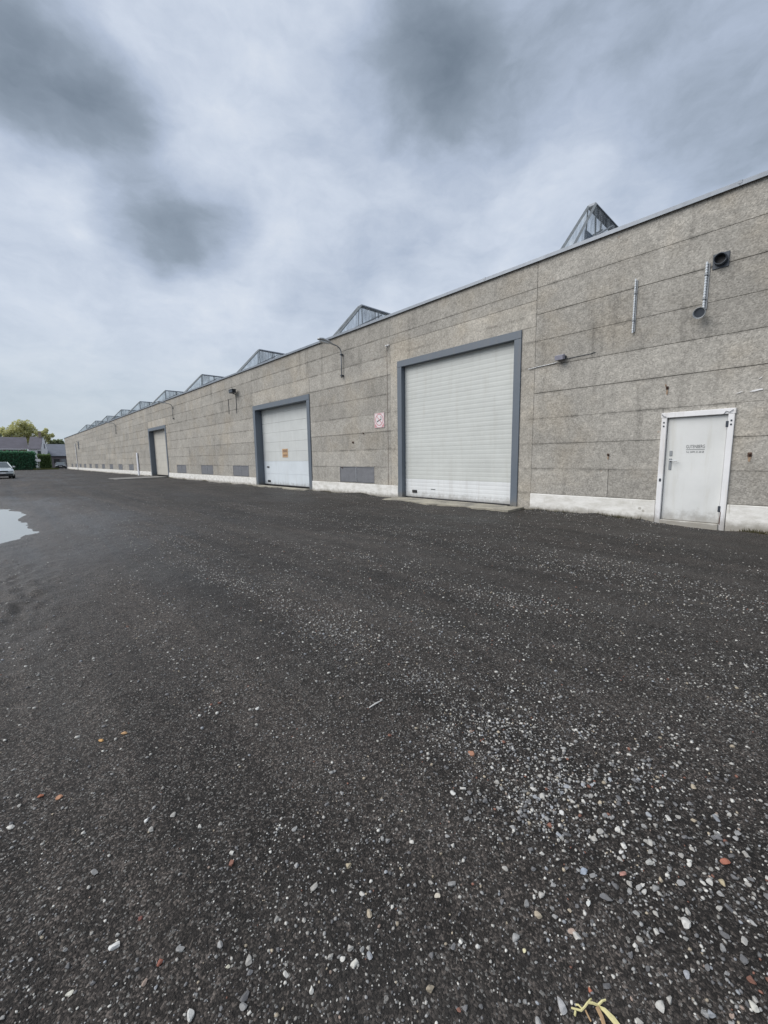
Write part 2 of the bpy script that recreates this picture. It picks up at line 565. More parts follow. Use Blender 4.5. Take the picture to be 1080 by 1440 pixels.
def ground_mat():
    m, q, b = material('dark_gravel_yard')
    geo = q.node('ShaderNodeNewGeometry')
    P = geo.outputs['Position']
    # grains
    va = q.voronoi(P, 185)
    sa = q.node('ShaderNodeSeparateColor')
    q.put(sa.inputs[0], va.outputs['Color'])
    vb = q.voronoi(P, 62)
    sb = q.node('ShaderNodeSeparateColor')
    q.put(sb.inputs[0], vb.outputs['Color'])
    big = q.noise(q.map(P, (1, 0.45, 1)), 0.55, 5, 0.6, 0.4)      # drawn out along the driving lanes
    med = q.noise(P, 3.2, 6, 0.65)
    tone = q.math('MULTIPLY', q.rng(big, 0.3, 0.7, 0.78, 1.28, False), q.rng(med, 0.3, 0.7, 0.82, 1.2, False))
    gr = q.math('MULTIPLY', q.math('ADD', 0.48, q.math('MULTIPLY', q.math('POWER', sa.outputs[0], 4.0), 2.5)), q.rng(sb.outputs[0], 0, 1, 0.55, 1.4, False))
    # wheel tracks drawn out along the building
    trk = q.noise(q.map(P, (2.6, 0.10, 1), (1, 4, 0), (0, 0, 0.05)), 1.0, 4, 0.6, 0.35)
    tone = q.math('MULTIPLY', tone, q.rng(trk, 0.32, 0.68, 0.56, 1.48))
    sp = q.node('ShaderNodeSeparateXYZ')
    q.put(sp.inputs[0], q.vmath('ADD', P, q.vmath('SCALE', q.noise(P, 0.5, 4, out=1), 2.4)))
    strip = q.rng(sp.outputs[0], 1.0, 7.0, 1.22, 0.84)          # darker towards the wall, paler away from it
    c = q.vmath('SCALE', (0.0345, 0.0298, 0.0265), q.math('MULTIPLY', q.math('MULTIPLY', tone, strip), gr))
    # paler chips, denser in patches
    patch = q.noise(q.map(P, (1, 0.5, 1), (5, 3, 0)), 1.1, 5, 0.6)
    thr = q.rng(patch, 0.35, 0.7, 0.965, 0.86, False)
    chip = q.math('GREATER_THAN', sa.outputs[1], thr)
    c = q.mix(q.math('MULTIPLY', chip, 0.7), c, q.vmath('SCALE', (0.27, 0.265, 0.25), q.rng(sa.outputs[2], 0, 1, 0.4, 1.1, False)))
    chip2 = q.math('GREATER_THAN', sb.outputs[1], q.rng(patch, 0.35, 0.7, 0.995, 0.965, False))
    inner = q.rng(vb.outputs['Distance'], 0.40, 0.32)
    c = q.mix(q.math('MULTIPLY', q.math('MULTIPLY', chip2, inner), 0.8), c, q.vmath('SCALE', (0.32, 0.31, 0.29), q.rng(sb.outputs[2], 0, 1, 0.4, 1.1, False)))
    # dusty film in the open lanes
    dust = q.rng(q.noise(q.map(P, (1.2, 0.22, 1), (2, 8, 1)), 0.8, 5, 0.6), 0.50, 0.72)
    c = q.mix(q.math('MULTIPLY', dust, 0.24), c, (0.085, 0.079, 0.073, 1))
    damp = q.rng(q.noise(q.map(P, (1.0, 0.5, 1), (12, 1, 1)), 0.45, 4, 0.6), 0.47, 0.66)
    c = q.mix(q.math('MULTIPLY', damp, 0.62), c, q.vmath('SCALE', c, 0.55))
    wet = q.rng(q.vmath('LENGTH', q.vmath('MULTIPLY', q.vmath('ADD', P, (2.0, -13.4, 0.0)), (0.21, 0.09, 0.0)), out=1), 1.15, 0.55)
    c = q.mix(q.math('MULTIPLY', wet, 0.5), c, q.vmath('SCALE', c, 0.6))
    q.put(b.inputs['Base Color'], c)
    ro = q.math('SUBTRACT', q.rng(trk, 0.3, 0.7, 0.66, 0.80), q.math('MULTIPLY', damp, 0.18))
    q.put(b.inputs['Roughness'], q.math('SUBTRACT', ro, q.math('MULTIPLY', wet, 0.22)))
    q.put(b.inputs['Specular IOR Level'], q.math('ADD', 0.30, q.math('MULTIPLY', wet, 0.3)))
    hh = q.math('ADD', q.math('MULTIPLY', va.outputs['Distance'], -0.35), q.math('MULTIPLY', q.noise(P, 95, 4, 0.75), 0.9))
    hh = q.math('ADD', hh, q.math('MULTIPLY', q.noise(P, 24, 5, 0.75), 1.7))
    q.put(b.inputs['Normal'], q.bump(hh, 0.95, 0.011))
    return m


GROUND = ground_mat()


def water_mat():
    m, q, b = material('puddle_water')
    b.inputs['Base Color'].default_value = (0.27, 0.28, 0.275, 1)  # pale base colour stands in for part of the bright sky reflection
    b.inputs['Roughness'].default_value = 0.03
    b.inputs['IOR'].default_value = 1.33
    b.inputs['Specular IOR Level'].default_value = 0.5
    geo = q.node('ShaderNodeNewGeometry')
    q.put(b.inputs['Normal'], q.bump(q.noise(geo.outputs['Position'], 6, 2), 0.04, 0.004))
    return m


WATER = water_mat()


def stone_mats():
    m, q, b = material('loose_stone')
    oi = q.node('ShaderNodeObjectInfo')
    geo = q.node('ShaderNodeNewGeometry')
    n = q.noise(geo.outputs['Position'], 120, 5, 0.6)
    q.put(b.inputs['Base Color'], q.vmath('SCALE', oi.outputs['Color'], q.rng(n, 0.25, 0.75, 0.72, 1.15, False)))
    b.inputs['Roughness'].default_value = 0.75
    q.put(b.inputs['Normal'], q.bump(n, 0.4, 0.002))
    m2, q, b = material('gravel_mass')
    at = q.node('ShaderNodeAttribute', attribute_name='tone')
    geo = q.node('ShaderNodeNewGeometry')
    n = q.noise(geo.outputs['Position'], 160, 4, 0.6)
    q.put(b.inputs['Base Color'], q.vmath('SCALE', at.outputs['Color'], q.rng(n, 0.25, 0.75, 0.75, 1.15, False)))
    b.inputs['Roughness'].default_value = 0.78
    return m, m2


STONE, GRAVEL = stone_mats()

# ------------------------------------------------------------------ ground
_tabs = {}


def vnoise(x, y, seed):
    """smooth value noise on arrays, about 0..1"""
    if seed not in _tabs:
        _tabs[seed] = np.random.default_rng(seed).random((256, 256))
    T = _tabs[seed]
    xi = np.floor(x).astype(int)
    yi = np.floor(y).astype(int)
    fx, fy = x - xi, y - yi
    fx = fx * fx * (3 - 2 * fx)
    fy = fy * fy * (3 - 2 * fy)
    g = lambda a, c: T[a & 255, c & 255]
    return (g(xi, yi) * (1 - fx) + g(xi + 1, yi) * fx) * (1 - fy) + (g(xi, yi + 1) * (1 - fx) + g(xi + 1, yi + 1) * fx) * fy


def sstep(a, b, x):
    t = np.clip((x - a) / (b - a), 0, 1)
    return t * t * (3 - 2 * t)


WX, WY0, WY1 = 9.6, -9.98, 99.4       # wall plane and its ends
WATER_Z = -0.035


def gz(x, y):
    x = np.asarray(x, float)
    y = np.asarray(y, float)
    near = 1.0 / (1.0 + np.maximum(0, y - 30) / 30 + np.maximum(0, -y - 10) / 20 + np.maximum(0, np.abs(x) - 12) / 10)
    z = (vnoise(x / 2.1 + 40, y / 3.6 + 40, 1) - 0.5) * 0.060
    z = z + (vnoise(x / 0.55 + 9, y / 0.9 + 5, 2) - 0.5) * 0.030
    z = z + (vnoise(x / 0.17, y / 0.19, 3) - 0.5) * 0.017
    z = z + (vnoise(x / 0.065, y / 0.07, 4) - 0.5) * 0.010
    # shallow wheel lanes that run along the building
    for c, w, d in ((0.75, 0.30, 0.014), (2.45, 0.32, 0.016), (4.3, 0.34, 0.014), (6.0, 0.35, 0.01)):
        cc = c + 0.35 * np.sin(y / 7.0 + c) + 0.1 * (vnoise(y / 2.0 + c * 9, y * 0 + c, 6) - 0.5)
        z = z - d * np.exp(-((x - cc) / w) ** 2)
    # crumbly lumps on the left
    lump = np.exp(-((x + 0.12) / 0.42) ** 2) * np.exp(-((y - 5.4) / 1.8) ** 2)
    z = z + lump * ((vnoise(x / 0.075 + 3, y / 0.13 + 3, 8) - 0.45) * 0.085 + (vnoise(x / 0.16 + 3, y / 0.4 + 3, 15) - 0.5) * 0.05)
    # hollow that holds the puddle
    e = ((x + 2.78) / 3.02) ** 2 + ((y - 13.0) / 7.6) ** 2
    e = e + (vnoise(x / 1.1, y / 1.35, 9) - 0.5) * 0.30 + (vnoise(x / 0.6, y / 0.55, 10) - 0.5) * 0.13 + (vnoise(x / 0.2, y / 0.3, 12) - 0.5) * 0.05
    z = z * near - 0.085 * sstep(1.22, 0.78, e)
    z = z + sstep(9.25, 9.55, x) * sstep(9.9, 9.6, x) * (vnoise(y / 0.42, y * 0 + 1, 13) + vnoise(y / 1.5, y * 0 + 5, 14) - 0.75) * 0.055
    z = z - 0.05 * np.exp(-((y - 0.3) / 2.2) ** 2) * sstep(6, 9.4, x)
    return z


def graded(a, b, step, lo, hi, g):
    pts = list(np.arange(a, b + step * 0.5, step))
    s = step
    p = pts[-1]
    while p < hi:
        s *= g
        p += s
        pts.append(p)
    s = step
    p = pts[0]
    left = []
    while p > lo:
        s *= g
        p -= s
        left.append(p)
    return np.array(left[::-1] + pts)


def build_ground():
    xs = graded(-0.9, 4.0, 0.032, -400, 400, 1.04)
    ys = graded(-0.4, 6.2, 0.032, -300, 700, 1.022)
    nx, ny = len(xs), len(ys)
    X, Y = np.meshgrid(xs, ys, indexing='ij')
    Z = gz(X, Y)
    co = np.stack([X, Y, Z], -1).reshape(-1, 3).astype(np.float32)
    i = np.arange(nx - 1)[:, None] * ny + np.arange(ny - 1)[None, :]
    i = i.reshape(-1)
    quads = np.stack([i, i + ny, i + ny + 1, i + 1], -1).astype(np.int32)
    me = bpy.data.meshes.new('ground')
    me.vertices.add(len(co))
    me.vertices.foreach_set('co', co.ravel())
    me.loops.add(quads.size)
    me.loops.foreach_set('vertex_index', quads.ravel())
    me.polygons.add(len(quads))
    me.polygons.foreach_set('loop_start', np.arange(len(quads), dtype=np.int32) * 4)
    me.polygons.foreach_set('use_smooth', np.ones(len(quads), bool))
    me.update()
    struct(link('ground', me, GROUND), 'dark grey gravel yard in front of the long warehouse')
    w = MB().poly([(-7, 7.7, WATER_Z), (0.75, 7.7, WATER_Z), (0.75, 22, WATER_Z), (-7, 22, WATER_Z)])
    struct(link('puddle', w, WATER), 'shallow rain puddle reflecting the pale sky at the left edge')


build_ground()

# ------------------------------------------------------------------ warehouse
BAY0, BAY = 4.93, 4.97
ware = link('warehouse', None, None, None, (WX, 0, 0))
tag(ware, 'long low grey concrete panel warehouse with glazed roof lanterns along its parapet', 'warehouse')
W = lambda y, z=0.0, x=0.0: (x, y, z)       # local: x is depth into the building

core = MB()
core.box(0.05, 0.20, WY0, WY1, -0.4, 5.80)          # backing wall (openings are covered by frames and leaves)
# cut openings: rebuild as strips instead of one slab
core = MB()
OPEN = [(1.13, 2.26, 2.13), (5.29, 9.56, 4.36), (14.70, 19.83, 3.97), (34.66, 39.69, 4.05)]
y = WY0
for a, b_, t in OPEN:
    core.box(0.016, 0.22, y, a, -0.4, 5.80)
    core.box(0.016, 0.22, a, b_, t, 5.80)
    y = b_
core.box(0.016, 0.22, y, WY1, -0.4, 5.80)
link('wall_core', core, JOINT, ware)
rear = MB()
rear.box(0.22, 38, WY0, WY0 + 0.2, -0.4, 5.8).box(0.22, 38, WY1 - 0.2, WY1, -0.4, 5.8).box(37.8, 38, WY0 + 0.2, WY1 - 0.2, -0.4, 5.8)
link('rear_wall', rear, DIRTY_WALL, ware)
link('roof', MB().box(0.22, 37.8, WY0 + 0.2, WY1 - 0.2, 5.45, 5.62), ROOFMAT, ware)
inner = MB().box(0.9, 1.0, 0, 45, -0.2, 5.4)
link('inner_wall', inner, simple('interior_dark', (0.04, 0.04, 0.04), 0.9), ware)

_pm = {}


def panel(y0, y1, z0, z1, mat=PANEL, proud=0.0, name='wall_panel'):
    g = rnd.choice((0.0014, 0.0024, 0.0038))
    dy, dz = round(y1 - y0 - 2 * g, 3), round(z1 - z0 - 2 * g, 3)
    key = (dy, dz, mat.name)
    if key not in _pm:
        _pm[key] = MB().cbox(0, 0.05, 0, dy, 0, dz, 0.005).mesh(name)
    # joints are not perfectly flush
    link(name, _pm[key], mat, ware, (rnd.uniform(-0.004, 0.004) - proud, y0 + g, z0 + g + rnd.uniform(-0.002, 0.002)))


def cut_panel(y0, y1, z0, z1, holes):
    for hy0, hy1, hz0, hz1 in holes:
        if hy0 < y1 - 0.01 and hy1 > y0 + 0.01 and hz0 < z1 - 0.01 and hz1 > z0 + 0.01:
            if hy0 > y0 + 0.03:
                cut_panel(y0, hy0, z0, z1, holes)
            if hy1 < y1 - 0.03:
                cut_panel(hy1, y1, z0, z1, holes)
            a, b = max(y0, hy0), min(y1, hy1)
            if hz1 < z1 - 0.03:
                panel(a, b, hz1, z1)
            if hz0 > z0 + 0.03:
                panel(a, b, z0, hz0)
            return
    panel(y0, y1, z0, z1)


VENTS = []
for k in (1, 3, 4, 5):
    s = BAY0 + BAY * k + 0.87
    VENTS.append((s, s + 1.98))
for k in (8, 9, 10, 11, 12, 13, 14, 15, 16, 17):
    s = BAY0 + BAY * k + 1.35
    VENTS.append((s, s + 1.95))
HOLES = [(1.15, 2.24, -1, 2.12), (4.93, 9.90, -1, 4.95), (14.68, 19.84, -1, 4.62), (34.64, 39.71, -1, 4.62)]
HOLES += [(a, b, 0.45, 1.02) for a, b in VENTS]
DARKWIN = (81.0, 82.2, 3.3, 4.6)
HOLES.append(DARKWIN)

for k in range(-3, 19):
    y0 = BAY0 + BAY * k
    y1 = y0 + BAY
    for r in range(9):
        z0 = 0.42 + 0.6 * r
        if k == -1 and r == 0:
            cut_panel(y0, 3.17, z0, z0 + 0.6, HOLES)
            cut_panel(3.17, y1, z0, z0 + 0.6, HOLES)
        else:
            cut_panel(y0, y1, z0, z0 + 0.6, HOLES)
# concrete surround of the nearest roller door, and the headers over the two others
panel(4.93, 9.90, 4.37, 4.95, PORTAL, 0.004, 'portal_beam')
panel(4.93, 5.285, -0.3, 4.37, PORTAL, 0.004, 'portal_post')
panel(9.565, 9.90, 0.42, 4.37, PORTAL, 0.004, 'portal_post')
panel(14.68, 19.84, 3.98, 4.62, PORTAL, 0.0, 'portal_beam')
panel(34.64, 39.71, 4.06, 4.62, PORTAL, 0.0, 'portal_beam')
# plinth
for a, b in ((WY0, -5.01), (-5.01, -0.04), (-0.04, 1.14), (2.25, 4.93), (9.567, 9.90), (9.90, 14.68), (19.84, 24.81), (24.81, 29.78), (29.78, 34.64),
             *[(39.71 + 4.974 * i, 39.71 + 4.974 * (i + 1)) for i in range(12)]):
    link('plinth', MB().cbox(-0.030 - rnd.uniform(0, 0.004), 0.020, a + 0.002, b - 0.002, -0.4, 0.415, 0.008), PLINTH, ware)
# coping: lengths of folded zinc
y = WY0 - 0.03
while y < WY1:
    e = min(y + 4.97 + (1.44 if y < WY0 else 0), WY1 + 0.03)
    c = MB()
    c.box(-0.055, 0.26, y + 0.003, e - 0.003, 5.822, 5.862)
    c.box(-0.060, -0.042, y + 0.003, e - 0.003, 5.785, 5.84)
    link('coping', c, COPING, ware)
    link('coping_seam', MB().cbox(-0.064, 0.265, e - 0.03, e + 0.03, 5.815, 5.868, 0.004), COPING, ware)
    y = e


def louvre_mesh(w, h):
    m = MB()
    n = 11
    for i in range(n):
        z = 0.04 + (h - 0.08) * i / n
        dz = (h - 0.08) / n
        m.prism([(0.0, 0.03, z), (0.045, 0.03, z + dz * 0.85), (0.053, 0.03, z + dz * 0.85), (0.008, 0.03, z)], (0, w - 0.06, 0))
    return m.mesh('louvre')


def vent(a, b):
    w, z0, z1 = b - a, 0.45, 1.02
    v = link('vent_grille', MB().box(0.07, 0.09, 0, w, 0, z1 - z0), DARKMET, ware, (0, a, z0))
    v.scale = (0.19, 1, 1)
    v.location.x = -0.004
    f = MB()
    f.box(-0.015, 0.07, 0, w, 0, 0.03).box(-0.015, 0.07, 0, w, z1 - z0 - 0.03, z1 - z0)
    f.box(-0.015, 0.07, 0, 0.03, 0.03, z1 - z0 - 0.03).box(-0.015, 0.07, w - 0.03, w, 0.03, z1 - z0 - 0.03)
    link('frame', f, LOUVRE, v)
    link('mullion', MB().box(-0.05, 0.07, w / 2 - 0.015, w / 2 + 0.015, 0.03, z1 - z0 - 0.03), GALV, v)
    key = ('lv', round(w, 2))
    if key not in _pm:
        _pm[key] = louvre_mesh(w, z1 - z0)
    o = link('louvres', _pm[key], LOUVRE, v)
    o['kind'] = 'stuff'


for a, b in VENTS:
    vent(a, b)
a, b, c, d = DARKWIN
wv = link('wall_window', MB().box(0.004, 0.014, a, b, c, d), DARKMET, ware)
link('frame', MB().box(-0.01, 0.003, a, b, c, c + .08).box(-0.01, .003, a, b, d - .08, d).box(-.01, .003, a, a + .08, c + .08, d - .08).box(-.01, .003, b - .08, b, c + .08, d - .08), GREYMET, wv)


def roller_door(y0, y1, top, post, recess, z_bot, sect, ribs, mats, split, proud=0.03):
    """y0 < y1 outer frame, leaf set back by recess"""
    door = link('roller_door', MB().box(recess + 0.06, recess + 0.10, y0 + 0.02, y1 - 0.02, z_bot, top - 0.02), mats[0], ware)
    for a, b in ((y0, y0 + post), (y1 - post, y1)):
        link('frame_post', MB().cbox(-proud, recess + 0.05, a, b, -0.3, top - post - 0.002, 0.006), FRAME, door)
    link('lintel', MB().cbox(-proud - 0.002, recess + 0.05, y0, y1, top - post, top, 0.006), FRAME, door)
    iy0, iy1 = y0 + post + 0.01, y1 - post - 0.01
    z = z_bot
    ztop = top - post + 0.05
    n = 0
    while z < ztop - 0.05:
        e = min(z + sect[min(n, len(sect) - 1)], ztop)
        m = MB()
        h = e - z
        if ribs:
            k = max(1, round(h / ribs))
            prof = []
            for i in range(k):
                a = z + h * i / k
                st = h / k
                prof += [(recess + 0.0026, a + 0.001), (recess, a + 0.034), (recess, a + st - 0.034), (recess + 0.0026, a + st - 0.001)]
            pts = [(x, iy0, zz) for x, zz in prof] + [(recess + 0.055, iy0, e - 0.001), (recess + 0.055, iy0, z + 0.001)]
            m.prism(pts, (0, iy1 - iy0, 0))
        else:
            m.cbox(recess, recess + 0.05, iy0, iy1, z + 0.002, e - 0.002, 0.006)
        link('door_section', m, mats[1] if e <= split + 0.01 else mats[0], door)
        z = e
        n += 1
    link('rubber_seal', MB().cbox(recess - 0.01, recess + 0.05, iy0, iy1, z_bot - 0.05, z_bot, 0.01), BLACK, door)
    return door


d1 = roller_door(5.285, 9.565, 4.365, 0.19, 0.13, 0.08, [0.57, 0.50], 0.125, (DOOR1, DOOR1B), 0.66)
link('hand_slot', MB().cbox(0.10, 0.14, 8.86, 9.06, 0.21, 0.30, 0.012), BLACK, d1)
link('scuff_plate', MB().cbox(0.124, 0.135, 8.1, 8.28, 0.34, 0.36, 0.003), DARKMET, d1)
d2 = roller_door(14.69, 19.835, 3.975, 0.22, 0.33, 0.10, [0.52, 0.62, 0.46], 0, (DOOR2, DOOR2B), 1.25)
link('hand_slot', MB().cbox(0.30, 0.34, 18.98, 19.25, 0.20, 0.30, 0.012), BLACK, d2)
link('hand_slot', MB().cbox(0.30, 0.34, 19.05, 19.27, 0.92, 0.99, 0.012), BLACK, d2)
pp = link('notice', MB().box(0.318, 0.326, 17.18, 17.68, 1.42, 1.82), PAPER, d2)
pp['label'] = 'faded brown paper notice'
m = MB()
m.box(0.314, 0.317, 17.24, 17.62, 1.66, 1.78).box(0.314, 0.317, 17.26, 17.6, 1.47, 1.56)
link('printed_block', m, PAPERD, d2)
d3 = roller_door(34.65, 39.70, 4.055, 0.24, 0.34, 0.16, [0.6], 0, (DOOR3, DOOR3), 0)


def text_mesh(body, size, name):
    cu = bpy.data.curves.new(name, 'FONT')
    cu.body = body
    cu.size = size
    cu.align_x = 'LEFT'
    o = bpy.data.objects.new(name, cu)
    COL.objects.link(o)
    dg = bpy.context.evaluated_depsgraph_get()
    me = bpy.data.meshes.new_from_object(o.evaluated_get(dg))
    bpy.data.objects.remove(o)
    bpy.data.curves.remove(cu)
    me.name = name
    return me


def fit_text(body, width, height, name):
    """text in the wall plane reading from the yard: +x of the text runs along -Y"""
    me = text_mesh(body, 1.0, name)
    xs = [v.co.x for v in me.vertices]
    ys = [v.co.y for v in me.vertices]
    sx, sy = width / (max(xs) - min(xs)), height / (max(ys) - min(ys))
    x0, y0 = min(xs), min(ys)
    for v in me.vertices:
        v.co = ((0.0), -(v.co.x - x0) * sx, (v.co.y - y0) * sy)
    return me


def pedestrian_door():
    d = link('side_door', MB().box(0.055, 0.10, 1.20, 2.19, 0.03, 2.04), PDOOR, ware)
    for a, b in ((1.145, 1.235), (2.155, 2.245)):
        link('frame_post', MB().cbox(-0.045, 0.10, a, b, -0.2, 2.03, 0.006), PFRAME, d)
    link('frame_head', MB().cbox(-0.047, 0.10, 1.135, 2.255, 2.032, 2.13, 0.006), PFRAME, d)
    link('leaf', MB().cbox(0.018, 0.054, 1.245, 2.145, 0.05, 2.02, 0.006), PDOOR, d)
    link('threshold', MB().cbox(-0.07, 0.10, 1.236, 2.154, -0.15, 0.045, 0.008), PLINTH, d)
    hd = link('handle_plate', MB().cbox(0.006, 0.018, 2.04, 2.085, 1.03, 1.25, 0.003), GREYMET, d)
    hd2 = link('handle_plate', MB().cbox(0.006, 0.018, 2.04, 2.085, 1.30, 1.40, 0.003), GREYMET, d)
    link('lever', MB().tube([(0.01, 2.062, 1.21), (-0.04, 2.062, 1.21), (-0.047, 2.03, 1.21), (-0.047, 1.94, 1.205)], 0.010), GALV, d)
    for z in (0.27, 1.80):
        link('hinge', MB().cbox(-0.052, -0.005, 1.222, 1.262, z, z + 0.11, 0.006), DARKMET, d)
    link('latch', MB().cbox(-0.055, -0.043, 2.18, 2.215, 0.80, 0.86, 0.004), DARKMET, d)
    for z in (1.86, 1.93):
        link('bolt', MB().cbox(-0.055, -0.043, 2.19, 2.215, z, z + 0.03, 0.004), DARKMET, d)
        link('bolt', MB().cbox(-0.055, -0.043, 1.175, 1.20, z - 0.03, z, 0.004), DARKMET, d)
    # the two bent wires at the head of the frame
    link('wire', MB().tube([(-0.055, 1.30, 2.03), (-0.06, 1.27, 2.08), (-0.06, 1.22, 2.06), (-0.06, 1.17, 2.10)], 0.005, 5), DARKMET, d)
    link('wire', MB().tube([(-0.055, 2.24, 2.10), (-0.06, 2.21, 2.06), (-0.06, 2.17, 2.05)], 0.005, 5), DARKMET, d)
    link('rust_run', MB().poly([(-0.0465, 1.215, 0.03), (-0.0465, 1.232, 0.05), (-0.0465, 1.225, 0.30), (-0.0465, 1.212, 0.26)]), RUST, d)
    o = link('lettering', fit_text('GUTENBERG', 0.285, 0.062, 'lettering'), LETTER, d, (0.0155, 1.825, 1.44))
    o['label'] = 'dark lettering in capitals'
    link('underline', MB().box(0.0145, 0.0165, 1.54, 1.825, 1.412, 1.420), LETTER, d)
    link('lettering', fit_text('Tel. 0499 35 28 68', 0.275, 0.036, 'lettering'), LETTER, d, (0.0155, 1.822, 1.352))


pedestrian_door()


# roof lanterns: narrow glazed lights, front end raked back at 45 degrees
def lantern(yc, idx):
    z0, z1 = 5.60, 8.13
    tw, bw = 0.10, 0.20          # half widths at ridge and foot
    x_top, x_bot, x_end = 3.02, 0.66, 11.0
    base = link('roof_lantern', MB().box(x_bot - 0.05, x_end + 0.05, -bw - 0.06, bw + 0.06, z0, z0 + 0.30), GREYMET, ware, (0, yc, 0))
    zb = z0 + 0.30
    fx = lambda z: x_bot + (x_top - x_bot) * (z - z0) / (z1 - z0)
    hw = lambda z: bw + (tw - bw) * (z - z0) / (z1 - z0)
    link('ridge_cap', MB().prism([(x_top, -tw - 0.03, z1), (x_top, tw + 0.03, z1), (x_top, tw, z1 + 0.06), (x_top, -tw, z1 + 0.06)], (x_end - x_top, 0, 0)), COPING, base)
    # raked end frame
    for s in (-1, 1):
        m = MB()
        m.tube([(fx(zb), s * hw(zb), zb), (x_top, s * tw, z1)], 0.045, 4)
        link('end_rafter', m, LANTERN, base)
    link('end_pane', MB().poly([(fx(zb), -hw(zb), zb), (fx(zb), hw(zb), zb), (x_top, tw, z1), (x_top, -tw, z1)]), GLAZE_CLEAR, base)
    zm = zb + (z1 - zb) * 0.62
    for s in (-1, 1):
        # panes along the flank
        xs = [x_top + 1.0 * i for i in range(9)]
        link('corner_pane', MB().poly([(fx(zb), s * hw(zb), zb), (x_top, s * hw(zb), zb), (x_top, s * tw, z1)]), GLAZE_CLEAR, base)
        for i in range(8):
            a, b = xs[i] + 0.02, xs[i + 1] - 0.02
            link('pane', MB().poly([(a, s * hw(zb), zb), (b, s * hw(zb), zb), (b, s * tw, z1), (a, s * tw, z1)]), GLAZE, base)
            link('glazing_bar', MB().tube([(xs[i], s * hw(zb), zb), (xs[i], s * tw, z1)], 0.022, 4), LANTERN, base)
        link('brace', MB().tube([(x_top - 0.75, s * (hw(6.9) - 0.03), 6.9), (x_top + 1.2, s * (tw + 0.04), z1 - 0.15)], 0.022, 4), GREYMET, base)
    if idx == 0:
        link('dark_patch', MB().box(x_top - 0.62, x_top - 0.12, -0.12, -0.09, 6.55, 7.28), simple('dark_blue_patch', (0.05, 0.085, 0.13), 0.6), base)  # flat dark blue box for the dark patch inside the nearest lantern


for i in range(10):
    lantern(4.98 + 9.94 * i, i)

# little iron fittings and marks on the wall
for yy, zz, r in ((2.20, 2.60, 0.022), (3.19, 1.33, 0.02), (0.90, 1.30, 0.03), (11.9, 1.9, 0.03), (11.3, 2.2, 0.02), (12.6, 0.98, 0.02)):
    m = MB().tube([(0.03, yy, zz), (-0.03, yy, zz), (-0.05, yy, zz + 0.03)], r * 0.55, 6)
    m.cbox(-0.012, 0.0, yy - r, yy + r, zz - r, zz + r * 1.6, 0.003)
    link('iron_hook', m, RUST, ware)
rs = random.Random(3)
STAIN = simple('rust_stained_concrete', (0.30, 0.215, 0.15), 0.95, var=0.3, scale=25)
for yy, zz, w, h in ((2.20, 2.53, 0.035, 0.12), (0.90, 1.25, 0.05, 0.16), (3.19, 1.27, 0.03, 0.08), (2.23, 2.66, 0.03, 0.05)):
    pts = [(-0.0075, yy + math.cos(a_) * w / 2 * rs.uniform(0.6, 1.1), zz + math.sin(a_) * h / 2 * rs.uniform(0.7, 1.1)) for a_ in [2 * math.pi * i / 12 for i in range(12)]]
    link('rust_stain', MB().prism(pts, (0.002, 0, 0)), STAIN, ware)
for yy, zz, w, h in ((0.90, 2.40, 0.19, 0.035), (1.12, 2.39, 0.10, 0.018), (0.86, 2.60, 0.05, 0.02)):
    pts = []
    for i in range(14):
        an = 2 * math.pi * i / 14
        k = rs.uniform(0.55, 1.1)
        pts.append((-0.0105, yy + math.cos(an) * w / 2 * k, zz + math.sin(an) * h / 2 * k - (math.cos(an) * 0.012)))
    link('paint_flake', MB().prism(pts, (0.003, 0, 0)), PFRAME, ware)

# concrete ramps at the doors
rr = random.Random(5)


def slab(name, label, pts_y, x_out, zt, zo, mat=APRON):
    """irregular slab from the wall (x=9.6) out to x_out"""
    n = 14
    m = MB()
    y0, y1 = pts_y
    top = []
    for i in range(n + 1):
        yy = y0 + (y1 - y0) * i / n
        top.append((x_out + rr.uniform(-0.10, 0.10), yy + rr.uniform(-0.05, 0.05), zo))
    verts = [(9.62, y0, zt), (9.62, y1, zt)]
    poly = [(9.62, y0, zt)] + top + [(9.62, y1, zt)]
    m.prism([(p[0], p[1], p[2] - 0.25) for p in poly], (0, 0, 0.25))
    o = link(name, m, mat)
    struct(o, label)


slab('door_apron', 'stained concrete ramp at the foot of the nearest roller door', (5.1, 9.55), 8.85, 0.055, 0.035)
slab('door_apron', 'pale concrete strip leading to the farthest roller door', (34.9, 38.2), 6.1, 0.09, 0.045, simple('grey_old_concrete', (0.17, 0.165, 0.155), 0.85, var=0.3, scale=1.5))
slab('door_apron', 'thin concrete sill at the second roller door', (14.9, 19.7), 9.35, 0.06, 0.04)

# ------------------------------------------------------------------ things on the wall


